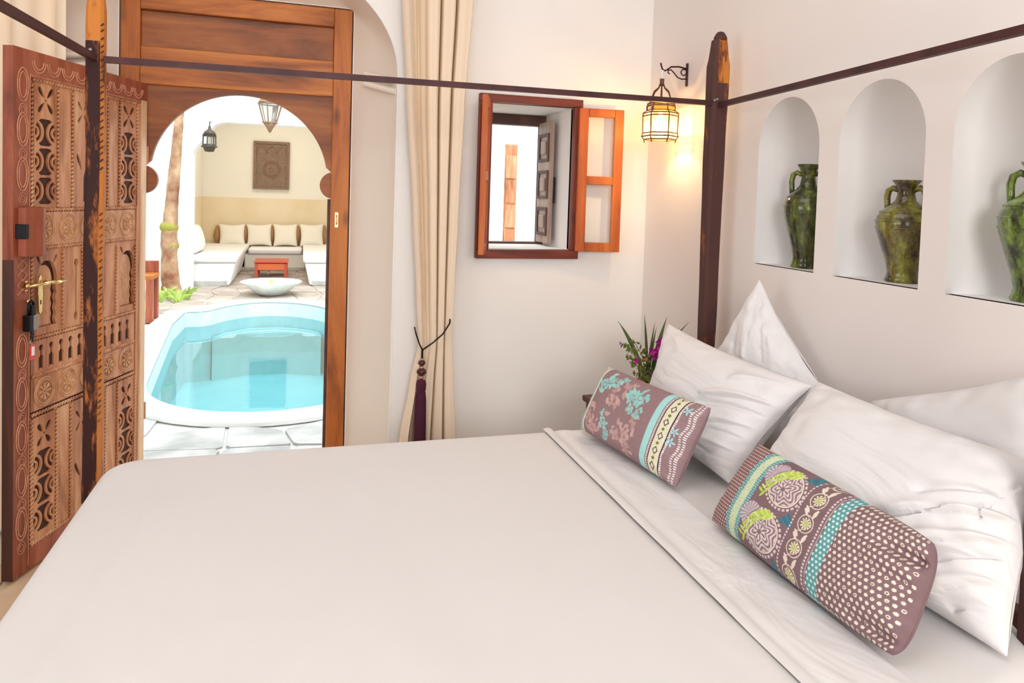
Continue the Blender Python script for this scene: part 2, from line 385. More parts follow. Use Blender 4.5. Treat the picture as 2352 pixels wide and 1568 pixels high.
# -- right wall with three arched niches
NI = [(1.806, 2.103), (1.423, 1.722), (1.045, 1.343)]
NB, NT = 1.06, 1.611; RISE = .165
def nichecurve(y0, y1, n=24):
    yc = (y0+y1)/2; hw = (y1-y0)/2; zs = NT-RISE
    return [(y1, NB)]+[(yc+hw*math.cos(PI*i/n), zs+RISE*math.sin(PI*i/n)) for i in range(n+1)]+[(y0, NB)]
nh = [nichecurve(*k) for k in NI]
extra = nichecurve(.665, .963)
wr = MB().plate([(-2.6, 0), (YB+.02, 0), (YB+.02, HC), (-2.6, HC)], nh+[extra], .02, lambda a, b, h: (XR+h, a, b))
wr.box(XR+.02, XR+.04, -2.6, YB, 0, .9).box(XR+.28, XR+.30, -2.6, YB+.3, .9, HC)
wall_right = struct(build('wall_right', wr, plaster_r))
def niche_shell(y0, y1):
    yc = (y0+y1)/2; hw = (y1-y0)/2; zs = NT-RISE; D = .20; mb = MB(); NA = 28
    rows = []
    NZ = 10
    hs = [(NB+(zs-NB)*k/NZ, 1.0) for k in range(NZ+1)]+[(zs+RISE*math.sin(PI/2*k/12), math.cos(PI/2*k/12)) for k in range(1, 13)]
    for z, f in hs:
        row = []
        for i in range(NA+1):
            a = PI*i/NA; c = math.cos(a); s_ = math.sin(a)
            e = .80
            yy = yc+hw*f*math.copysign(abs(c)**e, c); xx = XR+D*(f**.6 if f > 0 else 0)*abs(s_)**e
            row.append((xx, yy, z))
        rows.append(row)
    m = NA+1; vs = [p for r in rows for p in r]
    fs = [(j*m+i, j*m+i+1, (j+1)*m+i+1, (j+1)*m+i) for j in range(len(rows)-1) for i in range(m-1)]
    mb.add(vs, fs); mb.add([(p[0], p[1], p[2]) for p in rows[0]], [tuple(range(m))])
    return mb
for k in NI+[(.665, .963)]:
    build('niche', niche_shell(*k), plaster_niche, wall_right, smooth=True, sharp=50)

# ================================================================== DOOR (frame, transom, horseshoe arch)
YD = 3.20
dn = struct(thing('door_1', None, None, (-.25, YD, 0)), 'orange-brown wooden door frame with a horseshoe arch opening onto the pool'); 
FX0, FX1 = -.705, .200
def jamb(x0, x1, z0, z1, y0=YD, y1=YD+.08): return MB().box(x0, x1, y0, y1, z0, z1)
build('jamb', jamb(FX0, -.634, 0, 1.26+.79), frame_w, dn, bevel=.004)
build('jamb', jamb(.124, FX1, 0, 1.26+.79), frame_w, dn, bevel=.004)
build('head_rail', jamb(-.634, .124, 1.26+.712, 1.26+.79), frame_h, dn, bevel=.004)
build('lintel_rail', jamb(-.634, .124, 1.26+.412, 1.26+.495), frame_h, dn, bevel=.004)
build('transom_panel', jamb(-.634, .124, 1.26+.565, 1.26+.712, YD+.022, YD+.05), panel_w, dn, bevel=.003)
build('transom_board', jamb(-.634, .124, 1.26+.495, 1.26+.566, YD+.014, YD+.05), frame_h, dn, bevel=.003)
zl = 1.26+.027
ac = (-.245, 1.26+.048); ar = .352
def spandrel_half(sg):
    """half of the horseshoe board: sg -1 left, 1 right"""
    cx = ac[0]
    out = [(cx, 1.26+.42), (cx+sg*.372, 1.26+.42), (cx+sg*.372, zl-.06)]
    lc = (cx+sg*.378, zl)
    pts = []
    for i in range(13):
        a = math.radians(-96+(-84-0)*0) ; t = i/12
        a = math.radians(262-(262-98)*t)  # lobe pushes into the opening
        pts.append((lc[0]-sg*abs(.056*math.cos(a)), lc[1]+.058*math.sin(a)))
    out += pts
    a0 = math.asin(min(.99, (pts[-1][1]-ac[1])/ar))
    for i in range(1, 25):
        a = a0+(PI/2-a0)*i/24
        out.append((cx+sg*ar*math.cos(a), ac[1]+(1.26+.395-ac[1])*math.sin(a)))
    return out
for sg in (-1, 1):
    pl = spandrel_half(sg)
    if sg > 0: pl = pl[::-1]
    build('arch_board', MB().plate(pl, [], .03, lambda a, b, h: (a, YD+.018+h, b)), panel_w, dn)
build('stop_bead', jamb(.112, .124, 0, zl-.06, YD+.03, YD+.075), dk_w, dn)
mb = MB().tube([(.150, YD-.004, 1.157), (.150, YD-.015, 1.152), (.150, YD-.015, 1.125), (.150, YD-.004, 1.12)], .004, 6)
mb.box(.143, .157, YD-.003, YD+.001, 1.105, 1.17)
build('latch_plate', mb, brass, dn)
build('threshold', MB().box(FX0, FX1, YD-.03, YD+.12, .0, .008), grout, dn)

# ---- carved leaf standing open into the room
LX, LY = -.84, 2.512; LW = .725
leaf = struct(thing('door_leaf', None, None, (LX, LY, 0), rotz=math.atan2(.688, .234), local=True), 'carved and pierced brown wooden door leaf opened into the room')
Lf = lambda a, b, h: (a, .014-h, b)          # plate coordinates: h grows towards the room
Z0, Z1 = .014, 1.672
build('stile', MB().box(0, .072, 0, .034, Z0, Z1), red_w, leaf, bevel=.002)['label'] = 'reddish outer stile with incised ovals'
build('edge_strip', MB().box(-.003, 0, .0, .034, Z0, 1.02), dark_w, leaf)['label'] = 'dark worn lower part of the free edge'
build('edge_strip', MB().box(-.003, 0, .0, .034, 1.02, Z1), red_w, leaf)
build('stile', MB().box(.662, .685, .0, .034, Z0, Z1-.085), tan_w, leaf, bevel=.002)
build('stile', MB().box(.685, LW, -.004, .034, Z0, Z1-.07), wood('leaf_pale_wood', [(.40, .18, .08), (.66, .38, .20), (.80, .56, .36)], 2, 12, knots=False), leaf, bevel=.004)
build('rail', MB().box(.072, LW, 0.0, .034, Z1-.085, Z1), red_w, leaf, bevel=.002)
build('rail', MB().box(.072, .662, 0.0, .034, Z0, .088), red_w, leaf, bevel=.002)
build('backing_board', MB().box(.072, .662, .016, .033, .088, Z1-.085), hole_w, leaf)
def teardrop(cx, cz, ang, r0, r1, w):
    pts = []
    for i in range(14):
        t = 2*PI*i/14; u = (math.cos(t)+1)/2; L = r0+(r1-r0)*u; ww = w*math.sin(t)*(.45+.75*u)
        pts.append((cx+L*math.cos(ang)-ww*math.sin(ang), cz+L*math.sin(ang)+ww*math.cos(ang)))
    return pts
def pierced(x0, x1, z0, z1, xtop, xbot, tiles, t0, t1):
    cx = (x0+x1)/2; holes = []
    cz = (xtop+xbot)/2; hh = (xtop-xbot)/2
    for a in (50, 130, 230, 310):
        holes.append(teardrop(cx, cz, math.radians(a), .009, hh*1.25, .0100))
    holes.append([(cx+.005*math.cos(k*PI/4), cz+.005*math.sin(k*PI/4)) for k in range(8)])
    H = (t0-t1)/tiles; a = (x1-x0)/2-.0045
    for k in range(tiles):
        zc = t0-H*(k+.5); b = H/2-.004; q = b/.043
        for sg in (-1, 1):
            ex = cx+sg*a
            def P(r, an): return (ex-sg*r*math.cos(math.radians(an))*a/.047, zc+r*q*math.sin(math.radians(an)))
            holes.append([P(.013, an) for an in range(-90, 91, 20)])
            holes.append([P(.0315, an) for an in range(-82, 83, 12)]+[P(.0195, an) for an in range(82, -83, -12)])
        Lp = lambda sg, an: (cx+sg*(a-.0395*math.cos(math.radians(an))*a/.047), zc+.0395*q*math.sin(math.radians(an)))
        holes.append([(cx-.022, zc+b), (cx+.022, zc+b)]+[Lp(1, an) for an in range(66, -67, -12)]+[(cx+.022, zc-b), (cx-.022, zc-b)]+[Lp(-1, an) for an in range(-66, 67, 12)])
    pl = MB().plate([(x0, z0), (x1, z0), (x1, z1), (x0, z1)], holes, .0055, lambda a, b, h: (a, .0075-h, b))
    return pl
def dark_back(x0, x1, z0, z1): build('backing_board', MB().box(x0, x1, .0078, .017, z0, z1), hole_w, leaf)
for x0 in (.088, .552):
    build('pierced_panel', pierced(x0, x0+.106, 1.178, 1.582, 1.566, 1.482, 3, 1.468, 1.186), tan_w, leaf)
    build('pierced_panel', pierced(x0, x0+.106, .092, .500, .474, .400, 3, .388, .112), tan_w, leaf)
    dark_back(x0, x0+.106, 1.178, 1.582); dark_back(x0, x0+.106, .092, .500)
for (a, b) in ((.205, .268), (.478, .540)):
    build('plain_board', MB().box(a, b, .003, .016, 1.178, 1.582), tan2_w, leaf, bevel=.001)
    build('plain_board', MB().box(a, b, .003, .016, .092, .500), tan2_w, leaf, bevel=.001)
def midpanel(z0, z1):
    cx = .373; h = []
    for a in (55, 125, 235, 305): h.append(teardrop(cx-.045, z1-.075, math.radians(a), .008, .045, .006))
    for a in (55, 125, 235, 305): h.append(teardrop(cx+.045, z1-.075, math.radians(a), .008, .045, .006))
    h.append(teardrop(cx-.05, z0+.13, math.radians(115), 0, .06, .008)); h.append(teardrop(cx+.05, z0+.13, math.radians(65), 0, .06, .008))
    h.append([(cx-.04, z0+.02), (cx+.04, z0+.02), (cx+.04, z0+.10)]+arc(cx, z0+.10, .04, 0, 180, 10)[1:])
    return MB().plate([(.28, z0), (.466, z0), (.466, z1), (.28, z1)], h, .0055, lambda a, b, h_: (a, .0075-h_, b))
build('pierced_panel', midpanel(1.178, 1.582), tan2_w, leaf)
build('pierced_panel', midpanel(.092, .500), tan2_w, leaf); dark_back(.28, .466, 1.178, 1.582); dark_back(.28, .466, .092, .5)
# medallion bands
for (z0, z1, mt) in ((1.055, 1.165, tan2_w), (.522, .632, tan_w)):
    build('medallion_band', MB().box(.078, .655, .001, .016, z0, z1), mt, leaf, bevel=.001)
    zc = (z0+z1)/2
    for cx in (.139, .254, .369, .484, .60):
        mb = MB()
        for r in (.046, .039):
            mb.tube([(cx+r*math.cos(t*PI/14), 0, zc+r*math.sin(t*PI/14)) for t in range(28)], .0022, 5, closed=True)
        for t in range(8):
            a = t*PI/4; mb.tube([(cx+.010*math.cos(a), 0, zc+.010*math.sin(a)), (cx+.027*math.cos(a), -.0008, zc+.027*math.sin(a))], [.002, .0048], 5)
        mb.tube([(cx+.007*math.cos(t*PI/5), 0, zc+.007*math.sin(t*PI/5)) for t in range(10)], .002, 5, closed=True)
        build('medallion', mb, line_t, leaf)
# keyhole arches and spoon slots
def keyhole(cx, z0, z1):
    w = .047; pts = [(cx-w, z0), (cx+w, z0)]
    prof = []
    n = 26
    for i in range(n+1):
        t = i/n; z = z0+(z1-z0)*t
        ww = w*(1-.16*abs(math.sin(t*PI*6))) if t < .68 else w*.98*math.sqrt(max(0, 1-((t-.68)/.33)**2))+.002
        prof.append((ww, z))
    return [(cx+a, z) for a, z in prof]+[(cx-a, z) for a, z in prof[::-1]]
def spoon(cx, z0, z1):
    return ([(cx+.0028, z0+.03)]+[(cx+.0028, z1-.03)]+arc(cx, z1-.015, .0095, -60, 240, 10, .015)+[(cx-.0028, z1-.03), (cx-.0028, z0+.03)]+arc(cx, z0+.015, .0095, 120, 420, 10, .015))
kh = [keyhole(.152, .79, 1.005), keyhole(.607, .79, 1.005), keyhole(.373, .79, 1.005)]
for cx in (.152, .607, .373):
    for sg in (-1, 1): kh.append(teardrop(cx+sg*.030, .995, math.radians(90-sg*32), 0, .033, .006))
kh += [spoon(.272, .785, 1.0), spoon(.298, .785, 1.0), spoon(.452, .785, 1.0), spoon(.478, .785, 1.0)][1:3]
build('keyhole_panel', MB().plate([(.078, .765), (.655, .765), (.655, 1.045), (.078, 1.045)], kh, .011, Lf), tan_w, leaf)
for cx in (.152, .607, .373):
    build('keyhole_inset', MB().prism(keyhole(cx, .792, .99), lambda a, b: (cx-.006+(a-cx)*.86, .0145, b), lambda a, b: (cx-.006+(a-cx)*.86, .0118, b)), tan2_w, leaf)
    mb = MB()
    for r in (.012, .02, .028):
        mb.tube([(cx-.004+r*math.cos(t*PI/8), .0115, .89+r*1.5*math.sin(t*PI/8)) for t in range(16)], .0013, 4, closed=True)
    for q in (.83, .95):
        mb.tube([(cx-.004+.012*math.cos(t*PI/6), .0115, q+.012*math.sin(t*PI/6)) for t in range(12)], .0013, 4, closed=True)
    build('carved_rosette', mb, line_t, leaf)
# little balusters row
hs = []
for k in range(11):
    cx = .125+k*.0482
    hs.append([(cx-.0115, .650), (cx-.004, .657), (cx+.004, .657), (cx+.0115, .650), (cx+.0115, .692), (cx+.005, .698), (cx+.0045, .712)]+arc(cx, .724, .0105, -50, 230, 8)+[(cx-.0045, .712), (cx-.005, .698), (cx-.0115, .692)])
build('baluster_panel', MB().plate([(.078, .640), (.655, .640), (.655, .750), (.078, .750)], hs, .0055, lambda a, b, h: (a, .0075-h, b)), tan_w, leaf); dark_back(.078, .655, .640, .750)
# rope mouldings
def rope(p0, p1, r=.0052, step=.014):
    mb = MB(); p0 = Vector(p0); p1 = Vector(p1); L = (p1-p0).length; d = (p1-p0)/L; n_ = int(L/step)
    side = Vector((1, 0, 0)) if abs(d.z) > .5 else Vector((0, 0, 1))
    for i in range(n_):
        c = p0+d*((i+.5)*step)
        a = c-side*r*.95-d*step*.38; b = c+side*r*.95+d*step*.38
        mb.tube([a, b], [step*.30, step*.30], 5)
    mb.add([p0-side*r+Vector((0, .004, 0)), p0+side*r+Vector((0, .004, 0)), p1+side*r+Vector((0, .004, 0)), p1-side*r+Vector((0, .004, 0))], [(0, 1, 2, 3)])
    return mb
for x in (.0795, .2005, .2735, .472, .5455, .6635):
    build('rope_moulding', rope((x, .001, 1.18), (x, .001, 1.58)), tan2_w, leaf, smooth=True)
    build('rope_moulding', rope((x, .001, .092), (x, .001, .505)), tan2_w, leaf, smooth=True)
for x in (.080, .226, .33, .42, .53, .6585):
    build('rope_moulding', rope((x, .001, .77), (x, .001, 1.04)), tan2_w, leaf, smooth=True)
for z in (1.584, 1.172, 1.049, .758, .636, .511, .09):
    build('rope_moulding', rope((.08, .001, z), (.655, .001, z)), tan2_w, leaf, smooth=True)
# incised ovals and scallops on the reddish stile and rail
def ring(cx, cz, rx, rz, th=.0016, n=24, a0=0, a1=360, y=-.0006):
    full = abs(a1-a0) >= 360
    pts = [(cx+rx*math.cos(math.radians(a0+(a1-a0)*i/n)), y, cz+rz*math.sin(math.radians(a0+(a1-a0)*i/n))) for i in range(n if full else n+1)]
    return pts, full
z = 1.56
for k in range(11):
    mb = MB()
    for rx, rz in ((.024, .052), (.016, .040)):
        pts, cl = ring(.036, z, rx, rz); mb.tube(pts, .0021, 4, closed=True)
    pts, cl = ring(.036, z-.077, .016, .019); mb.tube(pts, .0014, 4, closed=True)
    pts, cl = ring(.036, z-.077, .009, .011); mb.tube(pts, .0012, 4, closed=True)
    if z-.1 > .03 and not (.86 < z < 1.22): build('incised_oval', mb, line_w, leaf)
    z -= .138
mb = MB().tube([(.066, -.0006, .03), (.066, -.0006, 1.60)], .0014, 4); build('incised_line', mb, line_w, leaf)
for k in range(9):
    cx = .105+k*.070; mb = MB()
    for r in (.031, .022):
        pts, cl = ring(cx, Z1-.03, r, r*1.15, a0=180, a1=360, n=14); mb.tube(pts, .0022, 4)
    build('scallop', mb, line_w, leaf)
build('incised_line', MB().tube([(.07, -.0006, Z1-.078), (.69, -.0006, Z1-.078)], .0016, 4), line_w, leaf)
for k in range(4):
    mb = MB(); c = Vector((.036, -.0006, 1.0-.0*k))
    zz = 1.01-.03*k
    mb.tube([(.016, -.0006, zz+.02), (.036, -.0006, zz), (.056, -.0006, zz+.02)], .0014, 4)
    mb.tube([(.016, -.0006, zz-.012), (.036, -.0006, zz+.008), (.056, -.0006, zz-.012)], .0014, 4)
    build('incised_chevron', mb, line_w, leaf)
# wooden lock case with black iron
lk = build('lock_case', MB().prism([(0, -.0), (0, -.028), (.058, -.044), (.088, -.030), (.100, -.001)], lambda a, b: (a+.012, b, 1.028), lambda a, b: (a+.012, b, 1.182)), red_w, leaf, bevel=.004)
build('iron_catch', MB().box(.004, .020, -.034, -.001, 1.085, 1.13), black, lk, bevel=.002)
# brass furniture
hd = build('handle', MB().prism([(.100, .845), (.108, .835), (.116, .845), (.119, .90), (.114, .955), (.108, .965), (.101, .955), (.097, .90)], lambda a, b: (a, -.008, b), lambda a, b: (a, -.003, b)), brass, leaf, bevel=.001)
hd['label'] = 'brass lever handle on a long plate'
mb = MB().tube([(.108, -.004, .940), (.108, -.040, .940)], .006, 10).tube([(.108, -.040, .940), (.140, -.043, .938), (.178, -.040, .937)], [.0065, .006, .005], 10).tube([(.108, -.04, .940), (.075, -.03, .937), (.048, -.012, .933)], [.006, .0058, .006], 10)
build('lever', mb, brass, hd, smooth=True)
build('keyhole', MB().box(.1065, .1095, -.009, -.0075, .868, .882), hole_w, hd)
mb = MB()
for q in (.920, .948): mb.lathe([(0, -.004), (.004, -.003), (.0055, 0), (.004, .003), (0, .004)], 10, (.048, -.003, q))
mb.tube([(.048, -.001, .934), (.048, -.012, .934)], .007, 10)
build('screw_plate', mb, brass, leaf, smooth=True)
build('hasp_stud', MB().lathe([(0, -.007), (.005, -.005), (.007, 0), (.005, .005), (0, .007)], 10, (.055, -.005, .885)), brass, leaf, smooth=True)
# hinge blocks
for q in (.3, 1.35): build('hinge', MB().tube([(LW+.004, .0, q), (LW+.004, .0, q+.07)], .007, 8), tan2_w, leaf)
def Lw(a, y, z_):   # leaf local -> world
    an = math.atan2(.688, .234); return Vector((LX+a*math.cos(an)-y*math.sin(an), LY+a*math.sin(an)+y*math.cos(an), z_))
# padlock and key fob hang from the stud: things of their own
pk = thing('padlock', 'black and grey padlock hanging below the brass door handle', 'padlock', Lw(.055, -.016, .80), rotz=math.atan2(.688, .234), local=True)
build('shackle', MB().tube([(-.012, 0, .04), (-.012, 0, .068), (-.008, 0, .082), (0, 0, .088), (.008, 0, .082), (.012, 0, .068), (.012, 0, .04)], .0045, 8), black, pk, smooth=True)
build('body', MB().box(-.021, .021, -.010, .010, -.005, .042), grey, pk, bevel=.003)
build('side_cover', MB().box(-.0225, -.004, -.0115, .0115, -.007, .044), black, pk, bevel=.002)
build('shutter_plate', MB().box(-.009, .009, -.009, .006, .044, .074), black, pk, bevel=.002)
kf = thing('key_fob', 'small red key fob with a white label on the padlock key', 'key fob', Lw(.060, -.016, .755), rotz=math.atan2(.688, .234), local=True)
build('key', MB().box(-.007, .007, -.0015, .0015, .016, .040).tube([(0, 0, .014), (.0, 0, .002)], .003, 6), black, kf, bevel=.001)
build('split_ring', MB().tube([(.009*math.cos(t*PI/8), 0, .0+.009*math.sin(t*PI/8)) for t in range(16)], .0014, 5, closed=True), grey, kf)
build('tag', MB().box(-.011, .011, -.002, .002, -.055, -.008), red, kf, bevel=.002)
build('paper_label', MB().box(-.0065, .0065, -.0026, -.002, -.042, -.014), white, kf)

# ================================================================== WINDOW
wn = struct(thing('window_1', None, None, (.94, YB, 1.0)), 'small square window in the white wall with its shutters open')
fy0, fy1 = YB-.028, YB+.02
build('frame_rail', MB().box(.706, 1.168, fy0, fy1, WZ1, 1.692), win_h, wn, bevel=.003)
build('frame_rail', MB().box(.706, 1.168, fy0, fy1, 1.0, WZ0), win_h, wn, bevel=.003)
build('frame_stile', MB().box(.706, WX0, fy0, fy1, WZ0, WZ1), win_w, wn, bevel=.003)
build('frame_stile', MB().box(WX1, 1.168, fy0, fy1, WZ0, WZ1), win_w, wn, bevel=.003)
# outer frame at the courtyard side
YO = 3.27
build('outer_lintel', MB().box(WX0-.02, WX1+.02, YO, YO+.05, 1.607, 1.66), dk_w, wn, bevel=.003)
build('outer_sill', MB().box(WX0-.02, WX1+.02, YO-.005, YO+.05, 1.03, 1.048), dk_w, wn, bevel=.002)
build('outer_stile', MB().box(WX0-.02, WX0+.02, YO, YO+.05, 1.048, 1.607), dk_w, wn, bevel=.002)
build('outer_stile', MB().box(1.105, WX1+.02, YO, YO+.05, 1.048, 1.607), dk_w, wn, bevel=.002)
# casements
def casement(name, hx, hy, fx, fyy, z0, z1, label):
    d = Vector((fx-hx, fyy-hy, 0)); L = d.length; an = math.atan2(d.y, d.x)
    t = bpy.data.objects.new(name, None); COL.objects.link(t); t.parent = wn
    t.location = Vector((hx, hy, z0))-Vector((.94, YB, 1.0)); t.rotation_euler = (0, 0, an); t['label'] = label
    t.empty_display_size = .05
    H = z1-z0; st = .042; T = .022
    def pt(nm, b, m_=case_w, bv=.003): return build(nm, b, m_, t, bevel=bv)
    pt('casement_stile', MB().box(0, st, -T, 0, 0, H)); pt('casement_stile', MB().box(L-st, L, -T, 0, 0, H))
    pt('casement_rail', MB().box(st, L-st, -T, 0, H-st*.85, H)); pt('casement_rail', MB().box(st, L-st, -T, 0, 0, st*.95))
    pt('casement_rail', MB().box(st, L-st, -T, 0, H*.5-.018, H*.5+.018))
    pt('pane', MB().box(st, L-st, -T*.6, -T*.6+.003, st*.9, H*.5-.016), pane, 0); pt('pane', MB().box(st, L-st, -T*.6, -T*.6+.003, H*.5+.016, H-st*.8), pane, 0)
    return t
casement('casement', 1.145, 2.889, 1.345, 2.868, 1.035, 1.655, 'orange-brown glazed shutter folded flat against the wall')
casement('casement', .752, 2.889, .690, 2.700, 1.030, 1.660, 'glazed shutter seen edge-on at the left')
for q in (1.15, 1.5): build('hinge', MB().tube([(1.148, 2.885, q), (1.148, 2.885, q+.05)], .005, 8), bronze, wn)
# panelled outside shutter opened into the reveal
sx = 1.092; ys, ye = 3.085, 3.262; z0, z1 = 1.052, 1.618
sh = MB().box(sx, sx+.018, ys, ye, z0, z1); so = build('outer_shutter', sh, shut_w, wn, bevel=.002); so['label'] = 'grey-brown panelled shutter standing in the reveal'
hh = (z1-z0)
for k in range(3):
    a = z0+.035+k*(hh-.05)/3; b = a+(hh-.05)/3-.04
    mb = MB()
    mb.plate([(ys+.02, a), (ye-.02, a), (ye-.02, b), (ys+.02, b)], [[(ys+.035, a+.014), (ye-.035, a+.014), (ye-.035, b-.014), (ys+.035, b-.014)]], .006, lambda p, q, h: (sx-h, p, q))
    build('panel_moulding', mb, dk_w, so)
    build('raised_panel', MB().box(sx-.009, sx, ys+.055, ye-.055, a+.035, b-.035), shut_w, so, bevel=.004)
build('latch', MB().box(sx+.018, sx+.028, ys-.002, ys+.02, 1.24, 1.36), black, wn, bevel=.002)

# ================================================================== BED
bed = thing('four_poster_bed', 'four-poster bed frame with worn dark posts joined by thin iron rods', 'bed', (.45, 1.5, 0))
def post(x, y, ztop, zb, ht, hb, tw, kind, mat, face_mats=None):
    """square post with chamfered arrises, widening upward, waney outline"""
    mb = MB(); n = 60; rings = []
    for i in range(n+1):
        t = i/n; z = zb+(ztop-zb)*t; w = hb+(ht-hb)*t
        w *= 1+.05*nz(x*7, z*6)
        if kind == 'dome' and t > .955: w *= math.sqrt(max(0.02, 1-((t-.955)/.045)**2))*.75+.25
        if kind == 'knob' and t > .955: w *= .92-.25*((t-.955)/.045)
        cf = w*.32; dx = .003*nz(z*3, x+5); dy = .003*nz(z*3, x+9)
        pts = [(-w+cf, -w), (w-cf, -w), (w, -w+cf), (w, w-cf), (w-cf, w), (-w+cf, w), (-w, w-cf), (-w, -w+cf)]
        rings.append([(x+a+dx, y+b+dy, z) for a, b in pts])
    vs = [p for r in rings for p in r]; fs = []
    for i in range(n):
        for k in range(8): fs.append((i*8+k, i*8+(k+1) % 8, (i+1)*8+(k+1) % 8, (i+1)*8+k))
    fs += [tuple(range(8)), tuple(n*8+k for k in range(8))]
    mb.add(vs, fs)
    return mb
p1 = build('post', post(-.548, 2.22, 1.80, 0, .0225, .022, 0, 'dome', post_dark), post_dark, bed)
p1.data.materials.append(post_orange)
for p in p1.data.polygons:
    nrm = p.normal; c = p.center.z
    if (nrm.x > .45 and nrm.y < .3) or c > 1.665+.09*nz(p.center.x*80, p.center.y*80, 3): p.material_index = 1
# carved notches on the orange arris
mb = MB()
for k in range(60):
    z = .6+k*.0185+random.uniform(-.003, .003)
    if 1.18 < z < 1.3: continue
    mb.tube([(-.5305, 2.1962, z), (-.5252, 2.2018, z+.007)], random.uniform(.0014, .0026), 5)
build('notch_carving', mb, post_mid, p1)
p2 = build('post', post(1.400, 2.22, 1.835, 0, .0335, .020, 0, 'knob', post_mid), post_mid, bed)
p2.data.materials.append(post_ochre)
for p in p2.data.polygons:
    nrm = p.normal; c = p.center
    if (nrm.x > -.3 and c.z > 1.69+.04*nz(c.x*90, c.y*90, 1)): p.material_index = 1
build('finial', MB().lathe([(.022, 0), (.0235, .01), (.018, .022), (.012, .030), (0, .034)], 12, (1.402, 2.215, 1.832)), post_mid, p2, smooth=True)
p3 = build('post', post(1.270, .910, 1.80, 0, .024, .024, 0, 'dome', post_mid), post_mid, bed)
p4 = build('post', post(-.62, .86, 1.775, 0, .0225, .022, 0, 'dome', post_dark), post_dark, bed)
RZ = 1.602
def rod(a, b, r=.0085, m_=iron):
    a = Vector(a); b = Vector(b); d = (b-a).normalized(); s_ = d.cross(Vector((0, 0, 1))).normalized(); u = Vector((0, 0, 1))
    vs = []
    for p in (a, b): vs += [p-s_*r-u*r, p+s_*r-u*r, p+s_*r+u*r, p-s_*r+u*r]
    return MB().add(vs, [(0, 1, 2, 3), (7, 6, 5, 4), (0, 4, 5, 1), (1, 5, 6, 2), (2, 6, 7, 3), (3, 7, 4, 0)])
build('rod', rod((-.525, 2.205, RZ), (1.372, 2.205, RZ+.010)), iron, bed)
build('rod', rod((-.548, 2.20, RZ+.002), (-.60, .88, RZ)), iron, bed)
build('rod', rod((1.395, 2.19, RZ+.004), (1.275, .915, RZ)), iron, bed)
for (x, y, z) in ((-.556, 2.196, RZ+.022), (1.382, 2.187, RZ+.022), (1.374, 2.19, RZ+.018)):
    build('bolt', MB().lathe([(0, -.006), (.005, -.004), (.006, 0), (.005, .004), (0, .006)], 8, (x, y, z)), grey, bed, smooth=True)
# low wooden rails
for nm, b in (('side_rail', MB().box(-.53, 1.38, 2.195, 2.235, .16, .30)), ('side_rail', MB().box(-.60, 1.28, .84, .87, .10, .22)),
              ('foot_rail', MB().box(-.575, -.535, .88, 2.20, .16, .30)), ('head_rail', MB().box(1.395, 1.43, .95, 2.20, .16, .46))):
    build(nm, b, dk_w, bed, bevel=.004)
build('slat_base', MB().box(-.46, 1.30, .98, 2.12, .17, .20), dk_w, bed)

def rrect(x0, x1, y0, y1, rs, n=12):
    """rounded rectangle, rs = radii for corners (x1y0, x1y1, x0y1, x0y0), counter-clockwise"""
    out = []
    for (cx, cy, a0, r) in ((x1, y0, -90, rs[0]), (x1, y1, 0, rs[1]), (x0, y1, 90, rs[2]), (x0, y0, 180, rs[3])):
        ox = cx-r if cx == x1 else cx+r; oy = cy-r if cy == y0 and False else (cy+r if cy == y0 else cy-r)
        for i in range(n+1):
            a = math.radians(a0+90*i/n); out.append((ox+r*math.cos(a), oy+r*math.sin(a)))
    return out
def slab(outline, z0, z1, er, inner=8, steps=10, puff=.0, wob=.0):
    """rounded-edge slab over an outline (convex)"""
    cx = sum(p[0] for p in outline)/len(outline); cy = sum(p[1] for p in outline)/len(outline)
    rows = []; n = len(outline)
    nr = []
    for i in range(n):
        a = outline[i-1]; b = outline[(i+1) % n]; t = Vector((b[0]-a[0], b[1]-a[1])).normalized(); nr.append((t.y, -t.x))
    def row(ins, z): return [(outline[i][0]-nr[i][0]*ins, outline[i][1]-nr[i][1]*ins, z) for i in range(n)]
    rows.append(row(er*.6, z0)); rows.append(row(0, z0+er*.5))
    for k in range(inner+1):
        a = PI/2*k/inner; rows.append(row(er*(1-math.cos(a)), z1-er+er*math.sin(a)))
    base = rows[-1]
    for k in range(1, steps+1):
        t = k/steps*.97
        rows.append([(p[0]+(cx-p[0])*t, p[1]+(cy-p[1])*t, z1+puff*math.sin(t*PI/2)) for p in base])
    vs = [p for r in rows for p in r]
    fs = [(j*n+i, j*n+(i+1) % n, (j+1)*n+(i+1) % n, (j+1)*n+i) for j in range(len(rows)-1) for i in range(n)]
    fs += [tuple(range(n))[::-1], tuple((len(rows)-1)*n+k for k in range(n))]
    return MB().add(vs, fs)
BT = .51
mat_out = rrect(-.485, 1.345, .80, 2.148, (.315, .08, .09, .09))
mt = build('mattress', slab(mat_out, .20, BT-.006, .05), linen, None, smooth=True)
tag(mt, 'mattress in a fitted white sheet, under the pillows on the bed', 'mattress')
